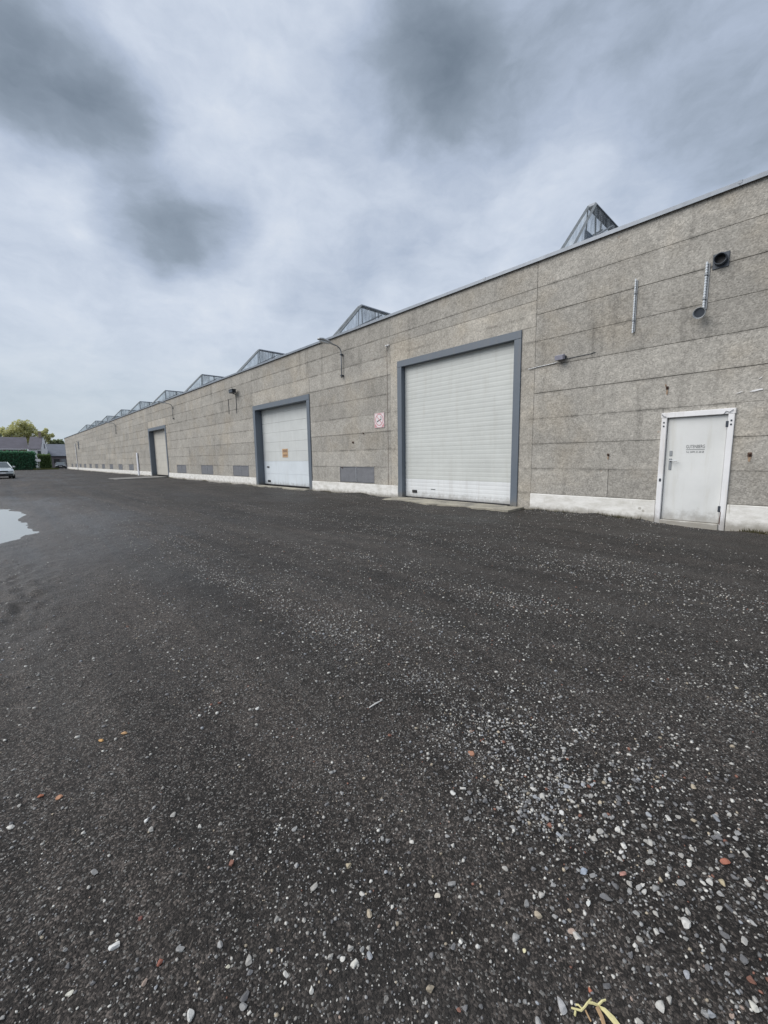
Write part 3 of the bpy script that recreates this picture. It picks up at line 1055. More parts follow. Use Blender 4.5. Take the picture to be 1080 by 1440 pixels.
def wall_lamp(y, label):
    t = link('wall_lamp', None, None, None, (WX, y, 4.27))
    tag(t, label, 'lamp', 'arm lamps along the warehouse wall')
    path = [(-0.07, 0, 0.0), (-0.07, 0, 0.55), (-0.07, 0, 0.90)]
    for i in range(1, 9):
        a = math.pi / 2 * i / 8
        path.append((-0.07 - 0.33 * (1 - math.cos(a)), 0, 0.90 + 0.22 * math.sin(a)))
    path.append((-0.52, 0, 1.14))
    link('arm', MB().tube(path, 0.022, 8).mesh('arm', True), GREYMET, t)
    for z in (0.06, 0.80):
        link('bracket', MB().cbox(-0.10, 0.0, -0.045, 0.045, z, z + 0.05, 0.006), DARKMET, t)
    # cobra head
    m = MB()
    n = 10
    secs = [(-0.44, 0.03, 0.028, 1.125), (-0.52, 0.055, 0.045, 1.145), (-0.66, 0.105, 0.065, 1.17), (-0.88, 0.125, 0.07, 1.20), (-1.02, 0.10, 0.05, 1.205), (-1.07, 0.04, 0.022, 1.20)]
    rings = []
    for x, hw, hh, z in secs:
        rings.append(len(m.v))
        for k in range(n):
            an = 2 * math.pi * k / n
            m.v.append((x, hw * math.cos(an), z + hh * math.sin(an) * (1.0 if math.sin(an) > 0 else 0.55)))
    for i in range(len(secs) - 1):
        for k in range(n):
            m.f.append((rings[i] + k, rings[i] + (k + 1) % n, rings[i + 1] + (k + 1) % n, rings[i + 1] + k))
    m.f.append(tuple(rings[0] + k for k in range(n)))
    m.f.append(tuple(rings[-1] + k for k in range(n)))
    hd = link('lamp_head', m.mesh('lamp_head', True), GALV, t)
    m = MB()
    pts = [(-0.80 + 0.20 * math.cos(a), 0.085 * math.sin(a), 1.150 + 0.03 * math.cos(a) * -0.6) for a in [2 * math.pi * i / 12 for i in range(12)]]
    m.prism(pts, (0, 0, -0.035))
    link('lens', m, LENS, hd)


wall_lamp(12.40, 'curved arm lamp on the wall between the two nearest roller doors')
wall_lamp(32.43, 'curved arm lamp on the wall just right of the farthest roller door')
wall_lamp(52.3, 'curved arm lamp on the far wall beyond the farthest roller door')


def corrugated(y, z0, z1, r, dish, label, cat, name):
    """ribbed flexible duct clipped upright to the wall"""
    t = link(name, None, None, None, (WX, y, z0))
    tag(t, label, cat)
    m = MB()
    path, rs = [], []
    n = int((z1 - z0) / 0.045)
    for i in range(n):
        z = (z1 - z0) * i / n
        path += [(-r - 0.02, 0, z), (-r - 0.02, 0, z + 0.022), (-r - 0.02, 0, z + 0.0225), (-r - 0.02, 0, z + 0.0445)]
        rs += [r, r, r * 0.66, r * 0.66]
    m.tube(path, rs, 10)
    link('ribbed_tube', m, PLASTIC, t)
    link('back_rail', MB().box(-0.018, 0.0, -r * 2.2, -r * 0.7, 0.02, z1 - z0 - 0.03), GREYMET, t)
    for k in (0.22, 0.72):
        link('clip', MB().cbox(-2 * r - 0.028, 0, -r * 1.25, r * 1.25, (z1 - z0) * k, (z1 - z0) * k + 0.03, 0.004), GREYMET, t)
    if dish:
        prof = [(0.030, -0.13), (0.034, -0.09), (0.055, -0.075), (0.078, -0.03), (0.088, 0.0), (0.080, 0.0), (0.070, -0.028), (0.045, -0.06), (0.001, -0.066)]
        m = MB()
        k = 20
        for rr_, zz in prof:
            for j in range(k):
                an = 2 * math.pi * j / k
                m.v.append((rr_ * 1.12 * math.cos(an), rr_ * 1.12 * math.sin(an), zz))
        for i in range(len(prof) - 1):
            for j in range(k):
                m.f.append((i * k + j, i * k + (j + 1) % k, (i + 1) * k + (j + 1) % k, (i + 1) * k + j))
        link('funnel', m.mesh('funnel', True), GREYMET, t, (-0.19, 0.03, -0.07), (0, math.radians(-98), 0))
        link('funnel_dark_disc', MB().tube([(-0.155, 0.03, -0.062), (-0.16, 0.03, -0.063)], 0.078, 16), DARKMET, t)  # dark disc added to darken the inside of the funnel
        link('funnel_stem', MB().tube([(-0.03, -0.005, 0.03), (-0.05, 0.02, -0.06), (-0.09, 0.03, -0.08)], 0.018, 8), DARKMET, t)


corrugated(2.86, 3.76, 4.78, 0.016, False, 'short upright ribbed duct on the wall, plain at both ends', 'duct', 'ribbed_duct')
corrugated(1.73, 3.90, 4.72, 0.020, True, 'upright ribbed duct with a round funnel at its foot', 'duct', 'ribbed_duct')


def hooded_vent():
    t = link('hooded_outlet', None, None, None, (WX, 1.54, 4.56))
    tag(t, 'dark square wall outlet with a round hood, above the side door', 'vent')
    link('back_plate', MB().cbox(-0.02, 0.0, -0.115, 0.115, 0, 0.25, 0.004), DARKMET, t)
    m = MB()
    k = 18
    prof = [(-0.02, 0.095), (-0.09, 0.095), (-0.10, 0.088), (-0.10, 0.078), (-0.03, 0.075)]
    for x, r in prof:
        for j in range(k):
            an = 2 * math.pi * j / k
            m.v.append((x * (1.0 if math.sin(an) < 0.2 else 1.35), r * math.cos(an), 0.13 + r * math.sin(an)))
    for i in range(len(prof) - 1):
        for j in range(k):
            m.f.append((i * k + j, i * k + (j + 1) % k, (i + 1) * k + (j + 1) % k, (i + 1) * k + j))
    link('hood', m.mesh('hood', True), DARKMET, t)
    link('flap', MB().tube([(-0.035, 0, 0.13), (-0.03, 0, 0.13)], 0.076, 18), BLACK, t)


hooded_vent()


def floodlight():
    t = link('floodlight', None, None, None, (WX, 4.28, 3.50))
    tag(t, 'small boxy floodlight with a conduit to the nearest roller door', 'floodlight')
    m = MB().prism([(-0.04, -0.09, 0.0), (-0.17, -0.09, -0.03), (-0.19, -0.09, 0.06), (-0.06, -0.09, 0.10)], (0, 0.18, 0))
    link('housing', m, simple('lilac_grey_housing', (0.30, 0.30, 0.36), 0.5), t)
    link('glass', MB().prism([(-0.055, -0.08, -0.008), (-0.165, -0.08, -0.034), (-0.165, -0.08, -0.044), (-0.055, -0.08, -0.018)], (0, 0.16, 0)), BLACK, t)
    link('yoke', MB().box(-0.06, 0.0, -0.10, -0.092, 0.0, 0.07).box(-0.06, 0.0, 0.092, 0.10, 0.0, 0.07).box(-0.012, 0.0, -0.092, 0.092, 0.0, 0.07), DARKMET, t)
    link('conduit', MB().tube([(-0.018, 0.10, -0.04), (-0.018, 0.20, -0.055), (-0.018, 0.62, -0.075), (-0.035, 0.80, -0.09)], 0.008, 6), GALV, t)
    link('cable', MB().tube([(-0.008, -0.1, -0.005), (-0.008, -0.35, 0.006), (-0.008, -0.62, 0.012), (-0.008, -0.72, 0.03)], 0.006, 5), DARKMET, t)


floodlight()


def security_camera():
    t = link('security_camera', None, None, None, (WX, 21.75, 4.80))
    tag(t, 'dark security camera on the wall left of the second roller door', 'camera')
    link('mount', MB().tube([(0, 0, 0), (-0.12, 0, 0.02), (-0.2, 0, 0.06)], 0.028, 6), DARKMET, t)
    link('housing', MB().cbox(-0.34, -0.12, -0.32, 0.12, 0.03, 0.19, 0.015), DARKMET, t)
    link('sun_shield', MB().cbox(-0.36, -0.10, -0.40, 0.14, 0.192, 0.21, 0.004), GREYMET, t)
    link('lens', MB().tube([(-0.23, -0.32, 0.10), (-0.23, -0.35, 0.10)], 0.05, 10), BLACK, t)
    link('cable', MB().tube([(-0.012, 0.0, 0), (-0.012, -0.02, -0.5), (-0.012, 0.0, -1.0)], 0.016, 5), DARKMET, t)
    link('cable', MB().tube([(-0.012, 1.0, -0.15), (-0.012, 0.98, -0.6), (-0.012, 1.0, -0.95)], 0.014, 5), DARKMET, t)


security_camera()


def prohibition_sign():
    t = link('warning_sign', None, None, None, (WX, 10.44, 2.60))
    tag(t, 'square white and red no smoking sign left of the nearest roller door', 'sign')
    link('plate', MB().cbox(-0.022, -0.010, -0.245, 0.245, -0.245, 0.245, 0.002), SIGNW, t)
    m = MB()
    n = 36
    for r in (0.200, 0.172):
        for i in range(n):
            a = 2 * math.pi * i / n
            m.v.append((-0.0245, r * math.cos(a), 0.02 + r * math.sin(a)))
    for i in range(n):
        j = (i + 1) % n
        m.f.append((i, j, n + j, n + i))
    c, s = math.cos(math.radians(45)), math.sin(math.radians(45))
    link('red_ring', m, SIGNR, t)
    bar = [(-0.026, a * c - b * s, 0.02 + a * s + b * c) for a, b in ((-0.175, -0.012), (0.175, -0.012), (0.175, 0.012), (-0.175, 0.012))]
    link('red_bar', MB().poly(bar), SIGNR, t)
    cig = [(-0.0235, a * 0.94 + b * 0.34, 0.0 - a * 0.34 + b * 0.94) for a, b in ((-0.11, -0.016), (0.12, -0.016), (0.12, 0.016), (-0.11, 0.016))]
    link('cigarette', MB().poly(cig), SIGNB, t)
    sm = [(-0.0235, -0.10, 0.06), (-0.0235, -0.07, 0.06), (-0.0235, -0.08, 0.11), (-0.0235, -0.05, 0.14), (-0.0235, -0.07, 0.14), (-0.0235, -0.10, 0.11)]
    link('smoke_mark', MB().poly(sm), SIGNB, t)
    m = MB()
    m.box(-0.0235, -0.0225, -0.235, 0.235, -0.235, -0.222).box(-0.0235, -0.0225, -0.235, 0.235, 0.222, 0.235)
    m.box(-0.0235, -0.0225, -0.235, -0.222, -0.222, 0.222).box(-0.0235, -0.0225, 0.222, 0.235, -0.222, 0.222)
    link('red_border', m, SIGNR, t)
    m = MB()
    m.poly([(-0.0233, 0.215, -0.215), (-0.0233, 0.215, -0.10), (-0.0233, 0.11, -0.215)]).poly([(-0.0233, -0.215, -0.215), (-0.0233, -0.215, -0.10), (-0.0233, -0.11, -0.215)])
    link('red_corner', m, SIGNR, t)


prohibition_sign()


def insulator():
    t = link('cable_insulator', None, None, None, (WX, 10.02, 4.88))
    tag(t, 'small white insulator with cable, up left of the nearest roller door', 'insulator')
    for dy in (-0.07, 0.03):
        link('white_cap', MB().tube([(0, dy, 0.06), (-0.03, dy, 0.06), (-0.06, dy, 0.06)], [0.022, 0.03, 0.018], 8), PFRAME, t)
    link('stub', MB().tube([(-0.02, -0.03, 0.05), (-0.05, -0.02, -0.03), (-0.02, 0.0, -0.10)], 0.011, 6), DARKMET, t)
    link('cable', MB().tube([(-0.01, 0.02, -0.05), (-0.01, 0.03, -1.5), (-0.01, 0.02, -3.0), (-0.01, 0.03, -4.75)], 0.005, 5), simple('brown_cable', (0.27, 0.21, 0.18), 0.7), t)


insulator()
wp = link('marker_post', MB().cbox(-0.12, -0.03, -0.16, 0.16, -0.1, 2.1, 0.01), simple('white_post_paint', (0.74, 0.75, 0.80), 0.5), None, (WX, 43.95, 0))
tag(wp, 'tall white post against the wall left of the farthest roller door', 'post')
pole = link('downpipe', MB().tube([(-0.08, 0, -0.1), (-0.08, 0, 3.0), (-0.08, 0, 4.3)], 0.07, 8), PFRAME, None, (WX, 84.5, 0))
tag(pole, 'pale downpipe near the far end of the warehouse wall', 'downpipe')

# ------------------------------------------------------------------ cars


def make_car(loc, rz, paint, label, L=4.3, Wd=1.78, Ht=1.43):
    t = link('parked_car', None, None, None, loc, (0, 0, rz))
    tag(t, label, 'car', 'cars parked in the yard')
    hw = Wd / 2
    # local: front towards -y, x across
    st = [(-L / 2, 0.30, 0.60, 0.80), (-L / 2 + 0.10, 0.22, 0.70, 0.92), (-L / 2 + 0.55, 0.20, 0.83, 0.985), (-L / 2 + 1.15, 0.20, 0.92, 1.0),
          (0.0, 0.20, 0.95, 1.0), (L / 2 - 0.9, 0.20, 0.97, 1.0), (L / 2 - 0.25, 0.24, 0.96, 0.95), (L / 2, 0.34, 0.86, 0.84)]
    m = MB()
    n = None
    rings = []
    for y, zb, zt, k in st:
        w = hw * k
        ring = [(-w * 0.90, zb), (-w, zb + 0.16), (-w, zt - 0.28), (-w * 0.95, zt - 0.10), (-w * 0.78, zt), (0, zt + 0.025),
                (w * 0.78, zt), (w * 0.95, zt - 0.10), (w, zt - 0.28), (w, zb + 0.16), (w * 0.90, zb)]
        n = len(ring)
        rings.append(len(m.v))
        m.v += [(x, y, z) for x, z in ring]
    for i in range(len(st) - 1):
        for k in range(n):
            m.f.append((rings[i] + k, rings[i] + (k + 1) % n, rings[i + 1] + (k + 1) % n, rings[i + 1] + k))
    m.f.append(tuple(rings[0] + k for k in range(n)))
    m.f.append(tuple(rings[-1] + k for k in range(n)))
    body = link('body', m.mesh('body'), paint, t)
    # cabin
    y0, y1, y2, y3 = -L / 2 + 1.10, -L / 2 + 1.85, L / 2 - 1.15, L / 2 - 0.35
    bw, tw = hw * 0.90, hw * 0.66
    B = lambda s, y, w, z: (s * w, y, z)
    roof = MB()
    roof.prism([(-tw, y1, Ht - 0.06), (-tw, y2, Ht - 0.05), (tw, y2, Ht - 0.05), (tw, y1, Ht - 0.06)], (0, 0, 0.03))
    roof.prism([(-tw * 0.8, y1 + 0.12, Ht - 0.03), (-tw * 0.8, y2 - 0.1, Ht - 0.03), (tw * 0.8, y2 - 0.1, Ht - 0.03), (tw * 0.8, y1 + 0.12, Ht - 0.03)], (0, 0, 0.03))
    for s in (-1, 1):
        roof.tube([B(s, y0, bw, 0.90), B(s, y1, tw, Ht - 0.04)], 0.045, 5)
        roof.tube([B(s, y3, bw, 0.93), B(s, y2, tw, Ht - 0.04)], 0.06, 5)
        roof.tube([B(s, (y1 + y2) / 2 + 0.1, bw, 0.93), B(s, (y1 + y2) / 2 + 0.05, tw, Ht - 0.04)], 0.035, 5)
    link('roof', roof, paint, t)
    link('windscreen', MB().poly([(-bw, y0, 0.90), (bw, y0, 0.90), (tw, y1, Ht - 0.05), (-tw, y1, Ht - 0.05)]), CARGLASS, t)
    link('rear_window', MB().poly([(-bw, y3, 0.93), (bw, y3, 0.93), (tw, y2, Ht - 0.05), (-tw, y2, Ht - 0.05)]), CARGLASS, t)
    for s in (-1, 1):
        link('side_window', MB().poly([(s * bw, y0, 0.90), (s * bw, y3, 0.93), (s * tw, y2, Ht - 0.05), (s * tw, y1, Ht - 0.05)]), CARGLASS, t)
        link('headlight', MB().cbox(s * hw * 0.66 - 0.19, s * hw * 0.66 + 0.17, -L / 2 - 0.01, -L / 2 + 0.2, 0.58, 0.72, 0.03), HEADL, t)
        link('tail_light', MB().cbox(s * hw * 0.66 - 0.15, s * hw * 0.66 + 0.13, L / 2 - 0.14, L / 2 + 0.02, 0.62, 0.80, 0.02), SIGNR, t)
        link('mirror', MB().cbox(s * (hw + 0.07) - 0.08, s * (hw + 0.07) + 0.08, y0 + 0.35, y0 + 0.47, 0.92, 1.06, 0.03), paint, t)
        for yy in (-L / 2 + 0.82, L / 2 - 0.80):
            wx = s * (hw - 0.10)
            tyre = link('wheel', MB().tube([(wx - 0.10, yy, 0.31), (wx - 0.07, yy, 0.31), (wx + 0.07, yy, 0.31), (wx + 0.10, yy, 0.31)], [0.27, 0.31, 0.31, 0.27], 20), BLACK, t)
            link('rim', MB().tube([(wx + s * 0.09, yy, 0.31), (wx + s * 0.108, yy, 0.31)], 0.20, 14), GALV, tyre)
    link('grille', MB().cbox(-0.42, 0.42, -L / 2 - 0.015, -L / 2 + 0.05, 0.58, 0.68, 0.01), BLACK, t)
    link('lower_grille', MB().cbox(-0.72, 0.72, -L / 2 - 0.02, -L / 2 + 0.15, 0.26, 0.42, 0.02), BLACK, t)
    link('licence_plate', MB().cbox(-0.26, 0.26, -L / 2 - 0.035, -L / 2 - 0.018, 0.44, 0.55, 0.004), PFRAME, t)
    return t


def car_paint(name, col, metal=0.5):
    m, q, b = material(name)
    b.inputs['Base Color'].default_value = (*col, 1)
    b.inputs['Metallic'].default_value = metal
    b.inputs['Roughness'].default_value = 0.32
    b.inputs['Coat Weight'].default_value = 0.6
    return m


CARGLASS = simple('car_glass', (0.09, 0.11, 0.12), 0.08, var=0.05)
HEADL = simple('headlight_glass', (0.62, 0.66, 0.70), 0.12, var=0.05)
make_car((-0.05, 49.3, float(gz(-0.05, 49.3))), math.radians(4), car_paint('silver_paint', (0.55, 0.60, 0.62)), 'silver saloon car facing the camera, cut by the left photo edge')
make_car((9.25, 107.0, 0.0), math.radians(-6), car_paint('dark_blue_paint', (0.02, 0.026, 0.035), 0.0), 'dark car parked at the far end of the warehouse', 4.2, 1.8, 1.40)

# ------------------------------------------------------------------ far end of the yard


def leaf_mat(name, a, b_, var=1.0):
    m, q, b = material(name)
    geo = q.node('ShaderNodeNewGeometry')
    n = q.noise(geo.outputs['Position'], 0.9, 4, 0.6)
    r = q.math('ADD', q.math('MULTIPLY', geo.outputs['Random Per Island'], 0.6), q.math('MULTIPLY', n, 0.5))
    q.put(b.inputs['Base Color'], q.mix(r, (*a, 1), (*b_, 1)))
    b.inputs['Roughness'].default_value = 0.6
    b.inputs['Specular IOR Level'].default_value = 0.3
    tl = q.node('ShaderNodeBsdfTranslucent')
    q.put(tl.inputs[0], q.mix(r, (*a, 1), (*b_, 1)))
    mx = q.node('ShaderNodeMixShader')
    mx.inputs[0].default_value = 0.55
    out = [x for x in q.n if x.type == 'OUTPUT_MATERIAL'][0]
    q.l.new(b.outputs[0], mx.inputs[1])
    q.l.new(tl.outputs[0], mx.inputs[2])
    q.l.new(mx.outputs[0], out.inputs[0])
    return m


BARK = simple('bark', (0.09, 0.075, 0.06), 0.9, var=0.3, scale=5)
TREELEAF = leaf_mat('yellow_green_leaves', (0.46, 0.48, 0.24), (0.66, 0.64, 0.34))
TREELEAF2 = leaf_mat('dull_green_leaves', (0.22, 0.28, 0.17), (0.32, 0.36, 0.21))
HEDGELEAF = leaf_mat('dark_hedge_leaves', (0.06, 0.17, 0.10), (0.11, 0.27, 0.15))
BUSHLEAF = leaf_mat('bush_leaves', (0.09, 0.16, 0.06), (0.18, 0.25, 0.10))


def leaves(points, size, name, mat, parent, r):
    n = len(points)
    pts = np.array(points, float)
    a = r.normal(size=(n, 3))
    a /= np.linalg.norm(a, axis=1)[:, None]
    b = np.cross(a, r.normal(size=(n, 3)))
    b /= np.linalg.norm(b, axis=1)[:, None]
    s = (size * r.uniform(0.6, 1.35, n))[:, None]
    co = np.stack([pts - a * s, pts + b * s * 0.6, pts + a * s, pts - b * s * 0.6], 1).reshape(-1, 3)
    me = bpy.data.meshes.new(name)
    me.from_pydata(co.tolist(), [], [(4 * i, 4 * i + 1, 4 * i + 2, 4 * i + 3) for i in range(n)])
    o = link(name, me, mat, parent)
    return o


def tree(loc, blobs, trunk_h, mat, label, seed, per=420, size=0.26, tr=0.22):
    """blobs: (dx, dy, z, radius) clumps of the crown"""
    r = np.random.default_rng(seed)
    t = link('tree', None, None, None, loc)
    tag(t, label, 'tree', 'trees behind the yard')
    m = MB()
    m.tube([(0, 0, -0.2), (0.05, 0, trunk_h * 0.5), (0, 0.05, trunk_h), (0.1, 0, trunk_h * 1.5)], [tr, tr * 0.8, tr * 0.62, tr * 0.35], 8)
    pts = []
    for dx, dy, z, R in blobs:
        m.tube([(0, 0, trunk_h * 0.9), (dx * 0.5, dy * 0.5, (trunk_h + z) * 0.5), (dx, dy, z)], [tr * 0.45, tr * 0.28, tr * 0.08], 6)
        n_sub = 9
        for k in range(n_sub):
            d = r.normal(size=3)
            d /= np.linalg.norm(d)
            c = np.array((dx, dy, z)) + d * R * r.uniform(0.25, 0.95)
            k_n = per // n_sub
            q = r.normal(size=(k_n, 3))
            q /= np.linalg.norm(q, axis=1)[:, None]
            q *= (R * 0.42 * r.uniform(0.4, 1.0, k_n) ** 0.5)[:, None]
            pts += (c + q).tolist()
    link('trunk', m, BARK, t)
    leaves(pts, size, 'crown', mat, t, r)
    return t


def hedge(name, label, cat, x0, x1, y0, y1, h, mat, seed, n, group=None, size=0.15):
    r = np.random.default_rng(seed)
    cx = (x0 + x1) / 2
    t = link(name, None, None, None, (cx, y0, 0))
    tag(t, label, cat, group)
    w = x1 - x0
    m = MB()
    nx = max(3, int(w / 0.6))
    prof = []
    for i in range(nx + 1):
        prof.append((-w / 2 + w * i / nx, h - 0.25 + 0.16 * math.sin(i * 1.7 + seed)))
    m.prism([(-w / 2, 0.2, 0)] + [(x, 0.2, z) for x, z in prof] + [(w / 2, 0.2, 0)], (0, y1 - y0 - 0.4, 0))
    link('branch_mass', m, simple(name + '_core', (0.03, 0.06, 0.03), 0.9), t)
    pts = []
    for i in range(n):
        f = r.random()
        if f < 0.55:
            p = (r.uniform(-w / 2, w / 2), r.uniform(-0.1, 0.35), r.uniform(0.02, h))
        elif f < 0.85:
            p = (r.uniform(-w / 2, w / 2), r.uniform(0, y1 - y0), h - 0.2 + r.normal() * 0.14 + 0.12 * math.sin(r.uniform(0, 9)))
        else:
            p = ((w / 2 - 0.1 + r.normal() * 0.15) * (1 if r.random() < 0.5 else -1), r.uniform(0, y1 - y0), r.uniform(0.02, h))
        pts.append(p)
    leaves(pts, size, 'foliage', mat, t, r)
    return t


ROOFTILE = simple('dark_roof_tiles', (0.10, 0.095, 0.115), 0.8, var=0.2, scale=1.2)
ROOFTILE2 = simple('slate_roof', (0.14, 0.155, 0.185), 0.7, var=0.15, scale=1.2)
BRICK = simple('far_brick', (0.26, 0.21, 0.165), 0.9, var=0.2, scale=2)
RENDER = simple('white_render', (0.74, 0.74, 0.74), 0.85, var=0.05)
WINDARK = simple('window_dark', (0.04, 0.045, 0.05), 0.15)
CLADDING = simple('brown_grey_cladding', (0.21, 0.185, 0.19), 0.8, var=0.2, scale=1)

# bungalow: ridge along X
hs = link('house', None, None, None, (-1.5, 122, 0))
tag(hs, 'low house with long dark tiled roof behind the hedge', 'house')
link('wall', MB().box(-14, 6.5, 0, 8, 0, 4.4), BRICK, hs)
link('roof', MB().prism([(-14.4, -0.5, 4.35), (-14.4, 4, 7.1), (-14.4, 8.5, 4.35)], (21.1, 0, 0)), ROOFTILE, hs)
link('gutter', MB().box(-14.4, 6.7, -0.62, -0.5, 4.22, 4.36), PFRAME, hs)
for x in (-12, -8.5, -5, -1.5, 0.9, 3.4):
    w = link('window', MB().box(x, x + 1.5, -0.03, 0.0, 2.6, 4.1), WINDARK, hs)
    link('frame', MB().box(x - .08, x + 1.58, -0.05, 0.02, 2.5, 2.6).box(x - .08, x + 1.58, -0.05, .02, 4.1, 4.2).box(x - .08, x, -.05, .02, 2.6, 4.1).box(x + 1.5, x + 1.58, -.05, .02, 2.6, 4.1).box(x + .71, x + .79, -.045, -.031, 2.6, 4.1), PFRAME, w)
# neighbouring wing with the white gable facing right
h2 = link('house', None, None, None, (6.35, 119.5, 0), (0, 0, math.radians(-11)))
tag(h2, 'small house with white gable beside the long dark roof', 'house')
link('wall', MB().box(-1.3, 1.0, 0, 8, 0, 4.3), RENDER, h2)
link('gable', MB().prism([(0.90, 0.0, 4.302), (0.90, 4.0, 7.0), (0.90, 8.0, 4.302)], (0.1, 0.0, 0)), RENDER, h2)
link('roof', MB().prism([(-1.35, -0.35, 4.31), (-1.35, 4, 7.15), (-1.35, 8.35, 4.31)], (2.24, 0, 0)), ROOFTILE, h2)
w = link('window', MB().box(0.2, 0.8, -0.03, 0.0, 2.9, 3.9), WINDARK, h2)
w = link('window', MB().box(1.0, 1.03, 3.2, 4.8, 4.5, 5.6), WINDARK, h2)
ch = link('chimney', MB().box(0.2, 0.65, 3.7, 4.3, 6.4, 8.2).box(0.16, 0.69, 3.66, 4.34, 8.2, 8.3), BRICK, h2)
# workshop further right
h3 = link('outbuilding', None, None, None, (11.5, 126, 0))
tag(h3, 'low brown building with slate roof beyond the warehouse end', 'building')
link('wall', MB().box(-3.0, 6, 0, 8, 0, 2.85), CLADDING, h3)
link('roof', MB().prism([(-3.3, -0.4, 2.8), (-3.3, 4, 5.75), (-3.3, 8.4, 2.8)], (9.8, 0, 0)), ROOFTILE2, h3)
link('gutter', MB().box(-3.3, 6.5, -0.52, -0.4, 2.7, 2.82), DARKMET, h3)
for x in (-1.8, 0.8, 3.2):
    w = link('window', MB().box(x, x + 1.1, -0.03, 0.0, 1.0, 2.1), WINDARK, h3)
link('door', MB().box(-0.4, 0.5, -0.03, 0.0, 0.0, 2.1), GREYMET, h3)

hedge('hedge', 'tall clipped dark green hedge along the far side of the yard', 'hedge', -14, 5.0, 101, 103, 3.35, HEDGELEAF, 3, 9000)
hedge('bush', 'lighter green bush at the right end of the hedge', 'bush', 5.5, 7.3, 100.2, 102.2, 2.75, BUSHLEAF, 5, 1800)
tree((5.2, 150, 0), [(-2.6, 0, 9.3, 1.7), (-1.0, 0.5, 10.8, 2.1), (0.6, -0.6, 11.3, 2.0), (1.6, 0.3, 10.2, 1.9), (-0.3, -1.0, 8.7, 2.2), (2.3, 0.5, 8.6, 1.7), (-2.9, 1.0, 7.6, 1.6), (0.4, 1.2, 7.2, 2.0)], 4.5, TREELEAF,
     'large yellow green round tree behind the house roofs', 21, 620, 0.26, 0.34)
tree((9.8, 147, 0), [(-0.6, 0, 9.2, 1.3), (0.5, 0.2, 9.6, 1.15), (1.2, 0, 8.2, 1.2), (-0.2, 0.5, 7.5, 1.4)], 4.5, TREELEAF,
     'smaller yellow green tree right of the large round tree', 22, 330, 0.26, 0.22)
tree((-0.6, 146, 0), [(-1.2, 0, 8.4, 1.4), (0.2, 0, 9.0, 1.2), (0.9, 0.4, 8.0, 1.1), (-2.2, 0.4, 7.4, 1.4)], 4.0, TREELEAF2,
     'dull green tree showing above the roof at the left edge', 23, 520, 0.26, 0.22)
tree((13.5, 160, 0), [(-1.2, 0, 6.8, 1.3), (0.4, 0, 7.2, 1.4), (1.6, 0.4, 6.6, 1.2)], 3.5, TREELEAF2,
     'pale distant tree just beside the warehouse end wall', 24, 480, 0.26, 0.2)
ln = MB()
gs = link('round_sign', None, None, None, (5.42, 98.0, 0))
tag(gs, 'small white round sign on a post in front of the hedge', 'sign')
link('post', MB().tube([(0, 0, -0.1), (0, 0, 1.9)], 0.04, 6), GREYMET, gs)
link('disc', MB().tube([(0, -0.05, 1.72), (0, -0.07, 1.72)], 0.26, 16), PFRAME, gs)


def verge():
    r = np.random.default_rng(4)
    n = 2600
    x = r.uniform(4.6, 8.2, n)
    y_ = r.uniform(97.5, 101, n)
    h = r.uniform(0.12, 0.34, n)
    v, f = [], []
    for i in range(n):
        dx, dy = r.normal(size=2) * 0.05
        b = len(v)
        v += [(x[i] - 0.03, y_[i], -0.05), (x[i] + 0.03, y_[i], -0.05), (x[i] + dx, y_[i] + dy, h[i])]
        f.append((b, b + 1, b + 2))
    me = bpy.data.meshes.new('grass')
    me.from_pydata(v, [], f)
    o = link('grass', me, leaf_mat('verge_grass', (0.06, 0.08, 0.03), (0.14, 0.15, 0.06)))
    tag(o, 'rough grass verge at the foot of the hedge', 'grass', None, 'stuff')


verge()

# ------------------------------------------------------------------ loose stones
CW, CH, CF = 1080, 1440, 575.0
Rm = np.array(ROT)


def project(x, y, z):
    v = np.stack([x, y, z - H], -1) @ Rm          # R^T v
    dz = -v[..., 2]
    return 540 + CF * v[..., 0] / dz, 720 - CF * v[..., 1] / dz, dz


def pix_ground(px, py):
    v = Rm @ np.array([(px - 540) / CF, -(py - 720) / CF, -1.0])
    t = H / -v[2]
    return v[0] * t, v[1] * t


def ico(sub, seed, squash=0.62):
    import bmesh
    bm = bmesh.new()
    bmesh.ops.create_icosphere(bm, subdivisions=sub, radius=0.5)
    r = np.random.default_rng(seed)
    ax = r.uniform(0.72, 1.3, 3)
    pl = [(Vector(r.normal(size=3)).normalized(), r.uniform(0.20, 0.36)) for _ in range(8)]
    for v in bm.verts:
        for nrm, d in pl:                       # flat broken faces
            k = v.co.dot(nrm)
            if k > d:
                v.co -= nrm * (k - d)
        v.co = Vector((v.co.x * ax[0], v.co.y * ax[1], v.co.z * ax[2] * squash)) * (1 + r.normal() * 0.05) * 1.15
    bm.normal_update()
    return bm


